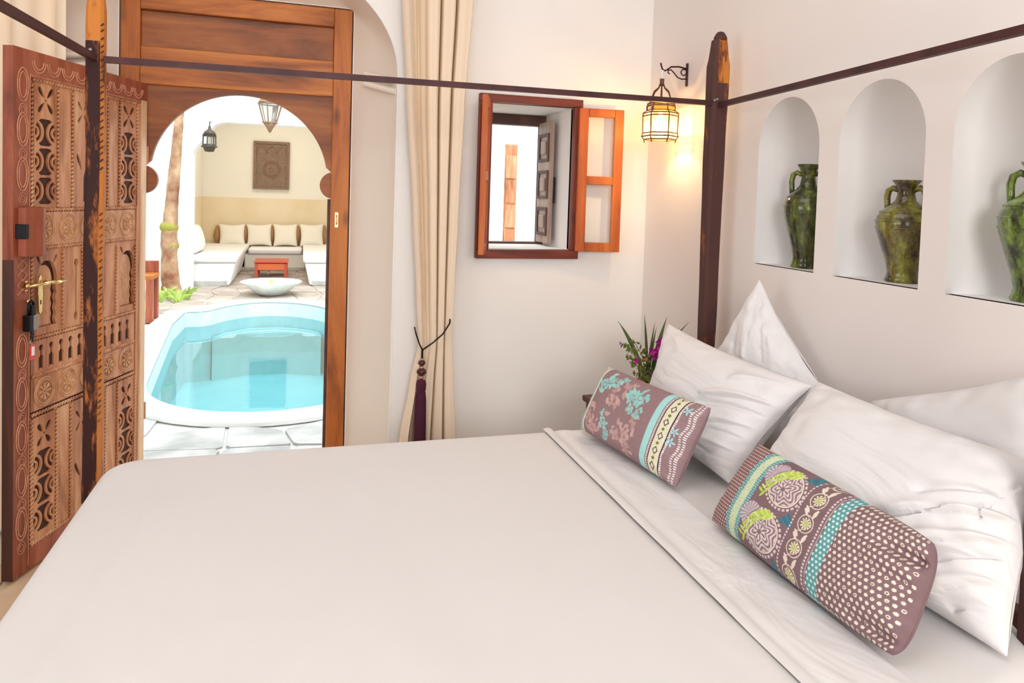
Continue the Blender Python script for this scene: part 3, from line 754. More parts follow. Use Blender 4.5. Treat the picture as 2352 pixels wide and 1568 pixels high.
# bedspread: covers the mattress from the foot to the fold line
def bedspread():
    X1 = .79; x0, y0, y1 = -.497, .785, 2.158; r = .10
    path = [(X1-(X1-(x0+r))*i/26, y1) for i in range(27)]
    path += [(x0+r+r*math.cos(math.radians(90+90*i/14)), y1-r+r*math.sin(math.radians(90+90*i/14))) for i in range(1, 15)]
    path += [(x0, y1-r-(y1-y0-2*r)*i/24) for i in range(1, 25)]
    path += [(x0+r+r*math.cos(math.radians(180+90*i/10)), y0+r+r*math.sin(math.radians(180+90*i/10))) for i in range(1, 11)]
    path += [(x0+r+(X1-x0-r)*i/26, y0) for i in range(1, 27)]
    n = len(path); nr = []
    for i in range(n):
        a = path[max(0, i-1)]; b = path[min(n-1, i+1)]; t = Vector((b[0]-a[0], b[1]-a[1])).normalized(); nr.append((-t.y, t.x))
    # outward normal must point away from the centre
    cx, cy = .2, 1.47
    nr = [(a, b) if (a*(p[0]-cx)+b*(p[1]-cy)) > 0 else (-a, -b) for (a, b), p in zip(nr, path)]
    nr[0] = (0, 1); nr[-1] = (0, -1)
    rows = []; er = .042
    for z in (.12, .2, .3, .4):
        rows.append([(path[i][0]+nr[i][0]*.006*(1+math.sin(i*1.3))*(.47-z)*3, path[i][1]+nr[i][1]*.006*(1+math.sin(i*1.3))*(.47-z)*3, z) for i in range(n)])
    for k in range(9):
        a = PI/2*k/8; ins = er*(1-math.cos(a)); rows.append([(path[i][0]-nr[i][0]*ins, path[i][1]-nr[i][1]*ins, BT-er+er*math.sin(a)) for i in range(n)])
    base = rows[-1]; ym = (y0+y1)/2
    K = 26
    for k in range(1, K+1):
        t = k/K
        row = []
        for i, p in enumerate(base):
            c = (max(p[0], -.30), ym); x = p[0]+(c[0]-p[0])*t; y = p[1]+(c[1]-p[1])*t
            s_ = math.sin(min(1, t*3)*PI/2)
            # long soft ridge near the foot and faint undulation
            rg = .010*math.exp(-((x+.33-.10*(y-1.5))/.035)**2)*(1 if y < 1.75 else math.exp(-((y-1.75)/.12)**2))
            rg += .0035*nz(x*3.0, y*1.2)+.0014*nz(x*9, y*4)
            row.append((x, y, BT+rg*s_))
        rows.append(row)
    vs = [p for r_ in rows for p in r_]
    fs = [(j*n+i, j*n+i+1, (j+1)*n+i+1, (j+1)*n+i) for j in range(len(rows)-1) for i in range(n-1)]
    return MB().add(vs, fs)
bs = build('bedspread', bedspread(), linen, None, smooth=True)
tag(bs, 'plain white bedspread stretched over the foot and middle of the bed', 'bedspread')
md = bs.modifiers.new('thick', 'SOLIDIFY'); md.thickness = .004; md.offset = -1
hemb = MB()
hemb.grid(lambda u, v: (.765+.028*u, .80+1.345*v, BT+.0045+.0035*math.sin(u*PI)+.002*nz(v*9, u)), 4, 60)
build('hem', hemb, linen, bs, smooth=True)
# flat top sheet folded beyond the hem
sheet = MB().grid(lambda u, v: (.79+.16*u, .81+1.32*v, BT-.002+.0035*math.sin(min(1, u*2.2)*PI)+.003*nz(u*2, v*7)*u*(1-u)*4), 14, 60)
sf = build('top_sheet', sheet, linen_p, None, smooth=True); tag(sf, 'white top sheet turned back between the bedspread edge and the cushions', 'sheet')

# ---- pillows
def cushion(name, TL, TR, BR, BL, thick, nu, nv, mat, label, cat, group=None, p=2.6, pinch=.05, wr=.006, seed=0, pattern=None, ex=.5, crease=None, round_=0):
    TL, TR, BR, BL = map(Vector, (TL, TR, BR, BL)); C = (TL+TR+BR+BL)/4
    N = ((TR-BL).cross(TL-BR)).normalized()
    if N.dot(Vector((0, 0, CZ))-C) < 0: N = -N
    U = ((TR+BR)-(TL+BL)).normalized()
    def base(s, t):
        s2 = .5+(s-.5)*(1-pinch*math.sin(PI*t)); t2 = .5+(t-.5)*(1-pinch*1.4*math.sin(PI*s))
        
        if round_:      # rounded corners: pull the outline in where both coordinates near an end
            u_, v_ = 2*s2-1, 2*t2-1; k = 1-(round_ if u_ > 0 else 0)*(abs(u_)*abs(v_))**4
            s2, t2 = .5+u_*k/2, .5+v_*k/2
        a = BL.lerp(BR, s2); b = TL.lerp(TR, s2); return a.lerp(b, t2)
    def surf(s, t, side, relief=0):
        q = max(0.0, (1-abs(2*s-1)**p)*(1-abs(2*t-1)**p)); h = thick/2*q**ex
        edge = 1-q
        w = wr*(nz(s*3+seed, t*3, seed)*.9+1.1*edge*nz(s*11+seed, t*11, seed*2)*min(1, q*8))
        if crease: w += crease(s, t)*min(1, q*5)
        P = base(s, t)+N*side*(h+(w if side > 0 else 0)+relief*min(1, q*6))
        return P
    vs = []; m = nu+1
    relief = pattern[1] if pattern else None
    for side in (1, -1):
        for j in range(nv+1):
            for i in range(nu+1):
                vs.append(surf(i/nu, j/nv, side, float(relief[j, i]) if (relief is not None and side > 0) else 0))
    off = m*(nv+1); fs = []
    for j in range(nv):
        for i in range(nu):
            a = j*m+i; fs.append((a, a+1, a+m+1, a+m)); fs.append((off+a+m, off+a+m+1, off+a+1, off+a))
    me = bpy.data.meshes.new(name); 
    me.from_pydata([tuple(v-C) for v in vs], [], fs); me.update()
    if pattern:
        at = me.color_attributes.new('Col', 'FLOAT_COLOR', 'POINT')
        col = pattern[0].reshape(-1, 3); both = np.concatenate([col, col]); rgba = np.ones((len(both), 4), np.float32); rgba[:, :3] = both
        at.data.foreach_set('color', rgba.ravel())
    bm = bmesh.new(); bm.from_mesh(me); bmesh.ops.remove_doubles(bm, verts=bm.verts, dist=1e-5)
    bmesh.ops.recalc_face_normals(bm, faces=bm.faces); bm.to_mesh(me); bm.free()
    me.polygons.foreach_set('use_smooth', [True]*len(me.polygons)); me.materials.append(mat)
    o = bpy.data.objects.new(name, me); COL.objects.link(o); o.location = C
    tag(o, label, cat, group); return o, surf
G = 'white pillows at the head of the bed'
def folds(s, t, lst):
    """sum of soft creases, each a line from a to b with a width and a depth"""
    w = 0
    for ax, ay, bx_, by_, wd, dp in lst:
        dx, dy = bx_-ax, by_-ay; L2 = dx*dx+dy*dy; k = max(0, min(1, ((s-ax)*dx+(t-ay)*dy)/L2))
        px_, py_ = ax+dx*k, ay+dy*k+.035*math.sin(k*PI)
        d = math.hypot(s-px_, t-py_); wk = wd*(.45+.9*k); sgn = 1 if (s-ax)*dy-(t-ay)*dx > 0 else .6
        w += dp*math.exp(-(d/(wk*sgn))**1.6)*math.sin(PI*min(1, k*.93+.07))**1.1
    return w
FC = [(.99, .62, .62, .30, .018, .016), (.99, .50, .66, .13, .018, .018), (.93, .70, .70, .50, .015, -.014), (.97, .40, .72, .06, .015, -.016), (.98, .28, .80, .03, .018, .016),
      (.90, .60, .55, .15, .02, -.013), (.96, .80, .90, .50, .013, -.013), (.99, .16, .86, .03, .014, -.010), (.92, .35, .62, .10, .012, .010)]
FB = [(.98, .72, .60, .52, .022, .009), (.98, .60, .55, .40, .018, -.008), (.97, .48, .62, .26, .018, .009), (.96, .36, .66, .18, .015, -.008), (.95, .24, .55, .06, .018, .009), (.90, .90, .70, .75, .02, .006), (.85, .12, .45, .04, .015, -.006), (.05, .93, .30, .80, .02, .006)]
FA = [(.05, .95, .40, .55, .02, .012), (.10, .98, .55, .70, .018, -.010), (.03, .88, .25, .50, .02, -.010), (.45, .90, .80, .60, .02, .009), (.30, .80, .5, .45, .015, .008)]
def creaseC(s, t): return 3.4*folds(s, t, [(a, b, c, d, w*1.45, e) for a, b, c, d, w, e in FC])+.004*nz(s*14, t*9, 2)*max(0, s-.4)
def creaseB(s, t): return 3.0*folds(s, t, [(a, b, c, d, w*1.3, e) for a, b, c, d, w, e in FB])
def creaseA(s, t): return 3.0*folds(s, t, [(a, b, c, d, w*1.3, e) for a, b, c, d, w, e in FA])
cushion('pillow', onX(1744, 640, 1.385), onX(1885, 885, 1.425), (1.36, 1.70, .54), (1.32, 2.17, .60), .12, 70, 60, linen_p,
        'white pillow standing on its corner behind the others, beside the bedpost', 'pillow', G, seed=3, wr=.012, pinch=.06, crease=creaseA)
cushion('pillow', (1.42, 1.47, .765), (1.425, .96, .99), (1.375, .98, .53), (1.36, 1.52, .53), .12, 70, 60, linen_p,
        'white pillow leaning on the wall under the right-hand niche', 'pillow', G, seed=5, wr=.010)
cushion('pillow', (1.215, 2.165, .845), (1.275, 1.515, .80), (1.095, 1.60, .525), onZ(1472, 985, .525), .17, 120, 110, linen_p,
        'white pillow leaning behind the floral cushion', 'pillow', G, seed=8, wr=.007, pinch=.055, crease=creaseB)
cushion('pillow', (1.285, 1.505, .812), onX(2420, 1075, 1.34), (1.152, .872, .515), (1.04, 1.49, .525), .19, 220, 180, linen_p,
        'large white pillow with creased cover behind the dotted cushion', 'pillow', G, seed=12, wr=.008, pinch=.05, crease=creaseC, p=2.9)

# ---- printed cushions: the cloth pattern is computed per vertex
def grid_st(nu, nv):
    s, t = np.meshgrid(np.linspace(0, 1, nu+1), np.linspace(0, 1, nv+1)); return s, t
def paint(img, mask, c): img[mask] = c
def ellm(x, y, cx, cy, a, b, ang):
    c, s_ = math.cos(ang), math.sin(ang); u = (x-cx)*c+(y-cy)*s_; v = -(x-cx)*s_+(y-cy)*c; return (u/a)**2+(v/b)**2
def dots(x, y, pitch, r, stag=True):
    j = np.floor(y/pitch); xx = x+(np.mod(j, 2)*pitch/2 if stag else 0)
    dx = np.mod(xx, pitch)-pitch/2; dy = np.mod(y, pitch)-pitch/2
    return dx*dx+dy*dy < r*r
def pattern_paisley(nu, nv, W=.54, H=.235):
    s, t = grid_st(nu, nv); x = s*W; y = t*H
    img = np.zeros(s.shape+(3,), np.float32); rel = np.zeros(s.shape, np.float32)
    base = (.235, .145, .155); rust = (.26, .125, .115); pale = (.74, .62, .62); cr = (.82, .72, .60)
    teal = (.13, .36, .36); lg = (.62, .72, .50); limec = (.52, .66, .10); dteal = (.035, .14, .19)
    wv = np.vectorize(lambda a, b: nz(a*60, b*60))
    img[:] = base
    L = lambda a, b: (s >= a) & (s < b)
    img[L(0, .145)] = rust
    d1 = dots(x, y, .0085, .0024); paint(img, L(0, .145) & d1, pale)
    img[L(.145, .172)] = teal; paint(img, L(.145, .172) & dots(x, y, .0068, .0018), (.65, .80, .78))
    img[L(.172, .218)] = lg
    paint(img, L(.172, .218) & (np.abs(ellm(x, np.mod(y, .02)-.01, W*.195, 0, .0075, .0075, 0)-.8) < .22), (.80, .84, .45))
    img[L(.218, .243)] = teal; paint(img, L(.218, .243) & dots(x, y, .0062, .0016), (.62, .78, .76))
    # paisleys
    for (cx, cy, fl) in ((.206, .172, 1), (.203, .060, 1)):
        e = ellm(x, y, cx, cy, .050, .043, -.25)
        ring_ = (e < 1.0) & (e > .86); ang = np.arctan2(y-cy, x-cx)
        fr = (e < 1.38) & (e > 1.12) & (np.mod(ang*14/PI, 1) < .62)
        paint(img, fr, pale); paint(img, ring_, cr)
        ins = e < .84
        flo = (np.mod(np.sqrt(e)*4.2+.6*np.cos(ang*6), 1) < .50)
        paint(img, ins, (.30, .20, .215)); paint(img, ins & flo, pale)
        fd = ellm(x, y, cx-.004, cy-.004, .017, .016, 0)
        paint(img, fd < 1, (.26, .17, .18)); a2 = np.arctan2(y-cy+.004, x-cx+.004)
        paint(img, (fd < 1) & (fd > .12) & (np.mod(a2*4/PI, 1) < .62), pale)
        # fan-shaped palm: lilac spray with a lime leaf
        px, py = cx-.050, cy+.020
        f = ellm(x, y, px, py, .030, .030, 0); a3 = np.arctan2(y-py, x-px)
        paint(img, (f < 1) & (e > 1.1), (.42, .33, .40)); paint(img, (f < 1) & (e > 1.1) & (np.mod(a3*9/PI, 1) < .35), pale)
        for k in range(15):
            tt = k/14; lx = cx-.056+.060*tt; ly = cy-.034+.076*tt-.018*math.sin(tt*PI)*-1
            for sg in (-1, 1):
                m = ellm(x, y, lx+sg*.005, ly-sg*.004, .0095, .0032, sg*.7+.35) < 1
                paint(img, m, limec if (k+sg) % 3 else (.66, .78, .25))
        rel += ((e < 1.38) & (img[..., 0] > .5))*.0007
    for (cx, cy) in ((.251, .116), (.250, .006), (.248, .226)):
        tri = (np.abs(x-cx) < (cy+.016-y)*.7) & (y > cy-.014) & (y < cy+.016)
        paint(img, tri, dteal); paint(img, tri & (np.mod((x+y)/.004, 1) < .35), (.12, .32, .38))
    # vine band
    for q in (.490, .618):
        m = (np.abs(s-q) < .0038) & (np.mod(y/.0075, 1) < .62); paint(img, m, pale)
    for q in (.632,):
        m = (np.abs(s-q) < .0028) & (np.mod(y/.004, 1) < .5); paint(img, m, pale)
    xc = W*.553+.014*np.sin(y/.058*2*PI)
    paint(img, np.abs(x-xc) < .0014, cr)
    for k in range(5):
        cy = .014+k*.0575; sg = 1 if k % 2 == 0 else -1; cx = W*.553
        for (rr, a0) in ((.017, 0),):
            e = np.sqrt(((x-cx)**2+(y-cy)**2)); an = np.arctan2(y-cy, x-cx)
            paint(img, np.abs(e-.0195) < .0011, cr)
            pet = (e < .014*(.62+.38*np.abs(np.cos(an*5)))) & (e > .004); paint(img, pet, (.80, .76, .50)); paint(img, pet & (np.mod(an*5/PI+.5, 1) < .3), base)
            paint(img, e < .004, limec)
        for sg2 in (-1, 1):
            for dq in (0.024, .031):
                m = ellm(x, y, cx+sg2*.012, cy+dq, .009, .0032, sg2*.9+.2) < 1; paint(img, m, cr)
    # teal dotted band and the wide dotted end
    img[L(.640, .690)] = teal; paint(img, L(.636, .694) & dots(x, y, .0100, .0029), (.66, .82, .80))
    img[L(.694, 1.01)] = base; d2 = dots(x+.002, y, .0118, .0034)
    paint(img, L(.694, .985) & d2, cr)
    hollow = dots(x+.002, y, .0118, .0017) & (np.sin(x*300)*np.sin(y*170) > .45); paint(img, L(.694, .985) & hollow, base)
    rel += (L(.694, .985) & d2)*.0004
    nn = wv(x, y); img *= (1+.10*nn[..., None]); return np.clip(img, 0, 1), rel
def pattern_floral(nu, nv, W=.50, H=.24):
    s, t = grid_st(nu, nv); x = s*W; y = t*H
    img = np.zeros(s.shape+(3,), np.float32); rel = np.zeros(s.shape, np.float32)
    base = (.34, .215, .225); pink = (.62, .40, .37); aqua = (.34, .66, .62); cr = (.82, .78, .58)
    img[:] = base; rnd = random.Random(5)
    L = lambda a, b: (s >= a) & (s < b)
    main = L(.10, .735)
    wv = np.vectorize(lambda a, b: nz(a*90, b*90)); nn = wv(x, y)
    def spray(cx, cy, col, n_, spread, sz):
        for k in range(n_):
            a = rnd.uniform(0, 2*PI); d = spread*rnd.random()**.7; ex_, ey = cx+d*math.cos(a), cy+d*math.sin(a)*1.05
            m = (ellm(x, y, ex_, ey, sz*rnd.uniform(.6, 1.3), sz*rnd.uniform(.35, .7), rnd.uniform(0, PI)) < 1+.9*nn) & main
            paint(img, m, tuple(np.array(col)*rnd.uniform(.9, 1.1)))
    for (cx, cy) in ((.16, .15), (.175, .125), (.07, .07), (.085, .045), (.24, .06), (.27, .05), (.30, .03), (.21, .20), (.12, .04), (.30, .10)):
        spray(cx, cy, pink, 13, .032, .011)
        e = ellm(x, y, cx, cy, .02, .017, 0); an = np.arctan2(y-cy, x-cx); paint(img, main & (e < 1) & (np.mod(np.sqrt(e)*3+.5*np.cos(5*an), 1) < .35), base)
    for (cx, cy, n_, sp, sz) in ((.085, .175, 10, .022, .016), (.12, .20, 10, .024, .015), (.165, .205, 8, .020, .014), (.25, .175, 12, .026, .015), (.285, .185, 12, .026, .017), (.26, .135, 10, .02, .011), (.30, .14, 8, .02, .010), (.145, .085, 7, .012, .009), (.165, .06, 8, .016, .010), (.185, .03, 10, .016, .012)):
        spray(cx, cy, aqua, n_, sp, sz)
        e = ellm(x, y, cx, cy, .016, .014, 0); paint(img, main & (np.abs(e-.5) < .10), base)
    img[L(0, .058)] = (.78, .66, .48)
    paint(img, L(0, .058) & (nn > .12), (.55, .42, .30)); paint(img, L(0, .058) & (nn < -.2), (.45, .62, .58))
    img[L(.058, .072)] = (.40, .44, .42); img[L(.072, .098)] = (.74, .86, .80)
    img[L(.735, .785)] = (.42, .78, .75)
    paint(img, L(.792, .804) & (np.mod(y/.006, 1) < .6), (.86, .80, .78))
    img[L(.806, .812)] = (.10, .05, .05); img[L(.812, .886)] = cr; img[L(.886, .893)] = (.05, .03, .04)
    paint(img, L(.896, .908) & (np.mod(y/.006, 1) < .65), (.88, .84, .82))
    yy = np.mod(y, .043)-.0215
    dd = np.abs((x-W*.849)/.0105)+np.abs(yy/.0125); paint(img, (dd < 1) & (dd > .62) & L(.815, .884), (.10, .07, .06))
    yy = np.mod(y+.0215, .043)-.0215
    dd = np.abs((x-W*.849)/.0062)+np.abs(yy/.0062); paint(img, (dd < 1) & L(.815, .884), (.20, .24, .05))
    for q in (.962, .982): paint(img, (np.abs(s-q) < .006) & (np.mod(y/.0065+q*20, 1) < .55), (.82, .76, .74))
    for (cx, cy) in ((.466, .205), (.462, .135), (.458, .105)):
        for k in range(5):
            a = k*2*PI/5; paint(img, ellm(x, y, cx+.008*math.cos(a), cy+.008*math.sin(a), .0065, .0025, a) < 1, (.40, .75, .78))
    img *= (1+.07*nn[..., None]); return np.clip(img, 0, 1), rel
def creaseP(s, t):
    k = max(0, (s-.72)/.28); return .009*k*math.sin(16*t+4*s+2*nz(s*3, t*3, 9))-.022*math.exp(-((t-.74-.25*(s-.8))/.045)**2)*k*1.1-.020*math.exp(-((t-.10-.2*(s-.9))/.05)**2)*max(0, (s-.78)/.22)
def creaseF(s, t):
    k = max(0, (s-.88)/.12); return .007*k*math.sin(22*t+2)
nu, nv = 560, 250
cushion('cushion', (1.020, 1.378, .712), (1.068, .930, .690), (.948, .892, .518), (.938, 1.430, .520), .125, nu, nv, cushion_mat,
        'mauve dotted cushion with paisley embroidery and a teal band, nearest the camera', 'cushion', 'printed cushions on the bed', p=3.0, pinch=.0, wr=.004, seed=2, round_=.07,
        pattern=pattern_paisley(nu, nv), crease=creaseP)
nu, nv = 420, 210
cushion('cushion', (.985, 2.135, .712), (1.035, 1.605, .728), (.945, 1.612, .522), (.878, 2.100, .522), .105, nu, nv, cushion_mat,
        'mauve cushion printed with aqua and pink flowers and a cream diamond band', 'cushion', 'printed cushions on the bed', p=4.0, pinch=.02, wr=.003, seed=4,
        pattern=pattern_floral(nu, nv), crease=creaseF)

# ================================================================== CURTAINS
def interp(tab, z):
    tab = sorted(tab); 
    if z <= tab[0][0]: return tab[0][1:]
    for a, b in zip(tab, tab[1:]):
        if z <= b[0]:
            t = (z-a[0])/(b[0]-a[0]); t = t*t*(3-2*t)*.4+t*.6; return tuple(a[i]+(b[i]-a[i])*t for i in range(1, len(a)))
    return tab[-1][1:]
tabR = [(.02, .385, .630, .026), (.27, .400, .619, .024), (.50, .435, .606, .018), (.655, .465, .598, .011), (.85, .452, .600, .016), (1.17, .430, .606, .022), (1.64, .392, .618, .026), (2.02, .366, .640, .028), (3.1, .350, .670, .03)]
def curtainR(u, v):
    z = .02+3.1*v; l, r, A = interp(tabR, z)
    ph = .35*math.sin(z*1.1)
    a_ = 2*PI*(3.6*u+ph*.2)+.8*math.sin(2*PI*u*1.5)
    f = 1-2*abs(math.sin(a_/2))**.55*1.0; f = -f; f2 = .16*math.sin(2*PI*(8.3*u)+1.2+z*.4)
    x = l+(r-l)*(u+.028*math.sin(2*PI*4.4*u))
    return (x, 2.835-A*1.6*(f+f2)+.004*nz(x*4, z*2), z)
cr_ = thing('curtain', 'cream curtain tied back with a tassel, between the door and window', 'curtain', (.51, 2.83, 0))
build('cloth', MB().grid(curtainR, 150, 90), curtain_m, cr_, smooth=True)
def curtainL(u, v):
    z = .02+3.1*v; x0 = -1.50; x1 = -.795
    f = math.sin(2*PI*5.2*u+.5*math.sin(z)); f = math.copysign(abs(f)**.7, f)
    return (x0+(x1-x0)*u, 2.865-.026*f+.006*math.sin(z*1.7), z)
cl_ = thing('curtain', 'cream curtain hanging loose behind the carved door leaf', 'curtain', (-1.2, 2.80, 0))
build('cloth', MB().grid(curtainL, 120, 40), curtain_m, cl_, smooth=True)
# tieback: cord, beads, tassel
tb = thing('tassel_tieback', 'dark cord tieback with wooden beads and a long maroon tassel', 'tieback', (.475, 2.78, .55))
hook = Vector((.590, 2.905, .80))
pts = [hook, Vector((.596, 2.85, .785)), Vector((.585, 2.80, .745)), Vector((.555, 2.785, .705)), Vector((.515, 2.78, .672)), Vector((.472, 2.775, .645))]
build('cord', MB().tube(pts, .0032, 8).tube([(.472, 2.775, .645), (.461, 2.785, .668), (.452, 2.81, .70), (.452, 2.86, .72)], .0032, 8), black, tb, smooth=True)
build('cord', MB().tube([(.472, 2.775, .648), (.4715, 2.775, .61)], .0045, 8), black, tb)
for (z, r, m_) in ((.607, .008, beadc), (.594, .0155, bead_m), (.574, .0085, beadc), (.558, .0205, bead_m), (.536, .011, beadc)):
    build('bead', MB().lathe([(0, -r*.8), (r*.6, -r*.68), (r*.95, -r*.25), (r, 0), (r*.9, r*.35), (r*.5, r*.7), (0, r*.8)], 16, (.471, 2.775, z)), m_, tb, smooth=True)
build('tassel_cap', MB().lathe([(.006, 0), (.017, -.006), (.020, -.02), (.019, -.042), (.0165, -.050), (.019, -.055)], 18, (.4705, 2.775, .528), lobes=9, amp=.05), maroon, tb, smooth=True)
build('tassel_skirt', MB().lathe([(.018, 0), (.021, -.03), (.0225, -.12), (.0235, -.25), (.024, -.265)], 40, (.4705, 2.775, .475), lobes=20, amp=.06), maroon, tb, smooth=True)

# ================================================================== WALL LANTERN
lx, ly = 1.386, 2.60
wl = thing('wall_lantern', 'glowing brass lantern hanging from a scroll bracket in the corner', 'lantern', (XR, ly, 1.78))
mb = MB().box(XR-.006, XR, ly-.006, ly+.006, 1.735, 1.828)
build('wall_plate', mb, iron, wl, bevel=.001)
tip = (lx-.008, ly, 1.808)
mb = MB().tube([(XR-.003, ly, 1.805), (1.46, ly, 1.811), (1.425, ly, 1.808), (1.410, ly, 1.797), (1.398, ly, 1.790), (1.386, ly, 1.795), (1.379, ly, 1.812), (1.377, ly, 1.820)], .0035, 8)
mb.tube([(XR-.003, ly, 1.765), (1.475, ly, 1.762), (1.455, ly, 1.768), (1.438, ly, 1.785), (1.425, ly, 1.796), (1.412, ly, 1.793), (1.412, ly, 1.782), (1.419, ly, 1.780)], .0028, 8)
mb.tube([(XR-.003, ly, 1.80)]+[(1.482+.012*math.cos(a), ly, 1.790+.012*math.sin(a)) for a in [x*.5 for x in range(3, 14)]], .0025, 8)
build('scroll_bracket', mb, iron, wl, smooth=True)
build('hook_link', MB().tube([(1.388, ly, 1.793), (1.384, ly, 1.775), (1.388, ly, 1.757)], .003, 6), white, wl)
ZC = 1.655
mb = MB().tube([(lx, ly, 1.757), (lx, ly, 1.728)], .009, 8)
for k in range(6):
    a = k*PI/3; mb.tube([(lx+r*math.cos(a), ly+r*math.sin(a), z) for r, z in ((.008, 1.735), (.014, 1.72), (.032, 1.705), (.040, 1.685), (.038, 1.667))], .003, 6)
mb.lathe([(.040, 0), (.040, .006), (.036, .008)], 24, (lx, ly, 1.665))
mb.lathe([(.0, .003), (.055, -.004), (.057, -.008), (.055, -.010), (0, -.006)], 6, (lx, ly, 1.663), phase=PI/6)  # solid disc added to block the lamp's upward light
build('dome', mb, bronze, wl, smooth=True, sharp=40)
glow = glass('warm_glass', (1.0, .86, .55), haze=.22)
hexr = lambda r, z, ph=PI/6: [Vector((lx+r*math.cos(k*PI/3+ph), ly+r*math.sin(k*PI/3+ph), z)) for k in range(6)]
def hexring(r, z, th=.0028): return MB().tube(hexr(r, z), th, 6, closed=True)
zz = [(.056, 1.647), (.056, 1.628), (.070, 1.618), (.070, 1.607), (.068, 1.538), (.072, 1.525), (.063, 1.513)]
for r, z in zz: build('cage_ring', hexring(r, z), bronze, wl)
mb = MB()
for k in range(6):
    a = k*PI/3+PI/6; mb.tube([(lx+r*math.cos(a), ly+r*math.sin(a), z) for r, z in ((.040, 1.668),)+tuple(zz)+((.060, 1.500),)], .0027, 6)
build('cage_bars', mb, bronze, wl)
for k in range(6):
    a0 = k*PI/3+PI/6; a1 = a0+PI/3
    f = lambda r, a, z: (lx+r*math.cos(a), ly+r*math.sin(a), z)
    pm = MB()
    for (r0, z0), (r1, z1) in zip(zz[1:], zz[2:]):
        pm.add([f(r0*.98, a0, z0), f(r0*.98, a1, z0), f(r1*.98, a1, z1), f(r1*.98, a0, z1)], [(0, 1, 2, 3)])
    build('pane', pm, glow, wl)
    build('amber_pane', MB().add([f(.055, a0, 1.647), f(.055, a1, 1.647), f(.055, a1, 1.628), f(.055, a0, 1.628)], [(0, 1, 2, 3)]), glass('amber_glass', (.95, .42, .06), haze=.6) if k == 0 else MATS['amber_glass'], wl)
build('bulb', MB().lathe([(0, -.028), (.012, -.024), (.019, -.008), (.016, .010), (.009, .026), (.009, .034)], 16, (lx, ly, 1.588)), emit('bulb_glow', (1, .80, .48), 9), wl, smooth=True)
build('socket', MB().tube([(lx, ly, 1.622), (lx, ly, 1.668)], .010, 10), bronze, wl)
pl_ = bpy.data.lights.new('lamp_light', 'POINT'); pl_.energy = 4.0; pl_.color = (1, .66, .30); pl_.shadow_soft_size = .012
plo = bpy.data.objects.new('lamp_light', pl_); COL.objects.link(plo); plo.location = (lx, ly, 1.552)

# ================================================================== VASES IN THE NICHES
def vase(label, y, x, H, rb, mat, bw, rot, handle=1.0):
    t = thing('vase', label, 'vase', (x, y, NB), 'green glazed vases in the wall niches', rotz=rot, local=True)
    k = H; R = rb
    prof = [(.0, 0), (R*.56, 0), (R*.60, .02*k), (R*.55, .05*k), (R*.52, .10*k), (R*.60, .20*k), (R*.80, .36*k), (R*.96, .50*k), (R, .58*k), (R*.96, .64*k), (R*.80, .705*k), (R*.52, .755*k),
            (R*.36, .80*k), (R*.30, .86*k), (R*.29, .91*k), (R*.38, .955*k), (R*.50, .992*k), (R*.50, 1.0*k), (R*.42, .995*k), (R*.26, .94*k), (R*.22, .86*k)]
    build('body', MB().lathe(prof, 48), mat, t, smooth=True)
    for zf, rf in ((.685, .875), (.60, 1.0), (.53, .985)):
        build('relief_band', MB().lathe([(R*rf*.985, zf*k-.003), (R*rf*1.02, zf*k), (R*rf*.985, zf*k+.003)], 48, lobes=24, amp=.012), mat, t, smooth=True)
    for sg in (-1, 1):
        pts = [(sg*R*.30, .90*k), (sg*R*.52, .925*k), (sg*R*.70, .90*k), (sg*R*.76, .84*k), (sg*R*.74, .76*k), (sg*R*.72, .70*k)]
        build('handle', MB().tube([(0, a, z) for a, z in pts], [.007, .0085, .009, .009, .0085, .008], 10), mat, t, smooth=True)
    return t
vase('green glazed two-handled vase in the left niche, darkest and slimmest', 1.952, 1.585, .338, .072, vm1, 0, .5)
vase('olive-green glazed two-handled vase in the middle niche', 1.572, 1.60, .282, .074, vm2, 0, .2)
vase('bright green glazed vase in the niche cut by the right edge of the photo', 1.202, 1.60, .318, .078, vm3, 0, .3)

# ================================================================== NIGHTSTAND AND FLOWERS
ns = thing('nightstand', 'dark wooden nightstand between the bed and the window wall', 'nightstand', (1.23, 2.44, 0))
NT_ = onY(1336, 906, 2.58).z
build('top', MB().box(1.080, 1.38, 2.30, 2.58, NT_-.022, NT_), dk_w, ns, bevel=.004)
for (x, y) in ((1.11, 2.33), (1.35, 2.33), (1.11, 2.55), (1.35, 2.55)): build('leg', MB().box(x-.018, x+.018, y-.018, y+.018, 0, NT_-.022), dk_w, ns, bevel=.003)
build('apron', MB().box(1.10, 1.36, 2.32, 2.56, NT_-.16, NT_-.022), panel_w, ns, bevel=.003)
fvx, fvy = 1.29, 2.44
fp = thing('flower_arrangement', 'magenta bougainvillea and long green blades in a pot behind the pillows', 'flowers', (fvx, fvy, NT_))
build('pot', MB().lathe([(0, 0), (.030, 0), (.036, .02), (.044, .06), (.042, .075), (.046, .085), (.040, .083), (.034, .05)], 24, (fvx, fvy, NT_)), terracotta, fp, smooth=True)
rnd = random.Random(11)
def blade(p0, p1, p2, w):
    p0, p1, p2 = map(Vector, (p0, p1, p2)); mb = MB(); n = 10; vs = []
    sd = (p2-p0).cross(Vector((.3, -1, .1))).normalized()
    for i in range(n+1):
        t = i/n; p = p0*(1-t)**2+p1*2*t*(1-t)+p2*t*t; ww = w*math.sin(PI*min(1, t*.92+.08))**.7*(1-t**4)+.0006
        up = Vector((0, -.25*ww, 0)); vs += [p-sd*ww, p+up, p+sd*ww]
    fs = []
    for i in range(n): fs += [(i*3, i*3+1, i*3+4, i*3+3), (i*3+1, i*3+2, i*3+5, i*3+4)]
    return mb.add(vs, fs)
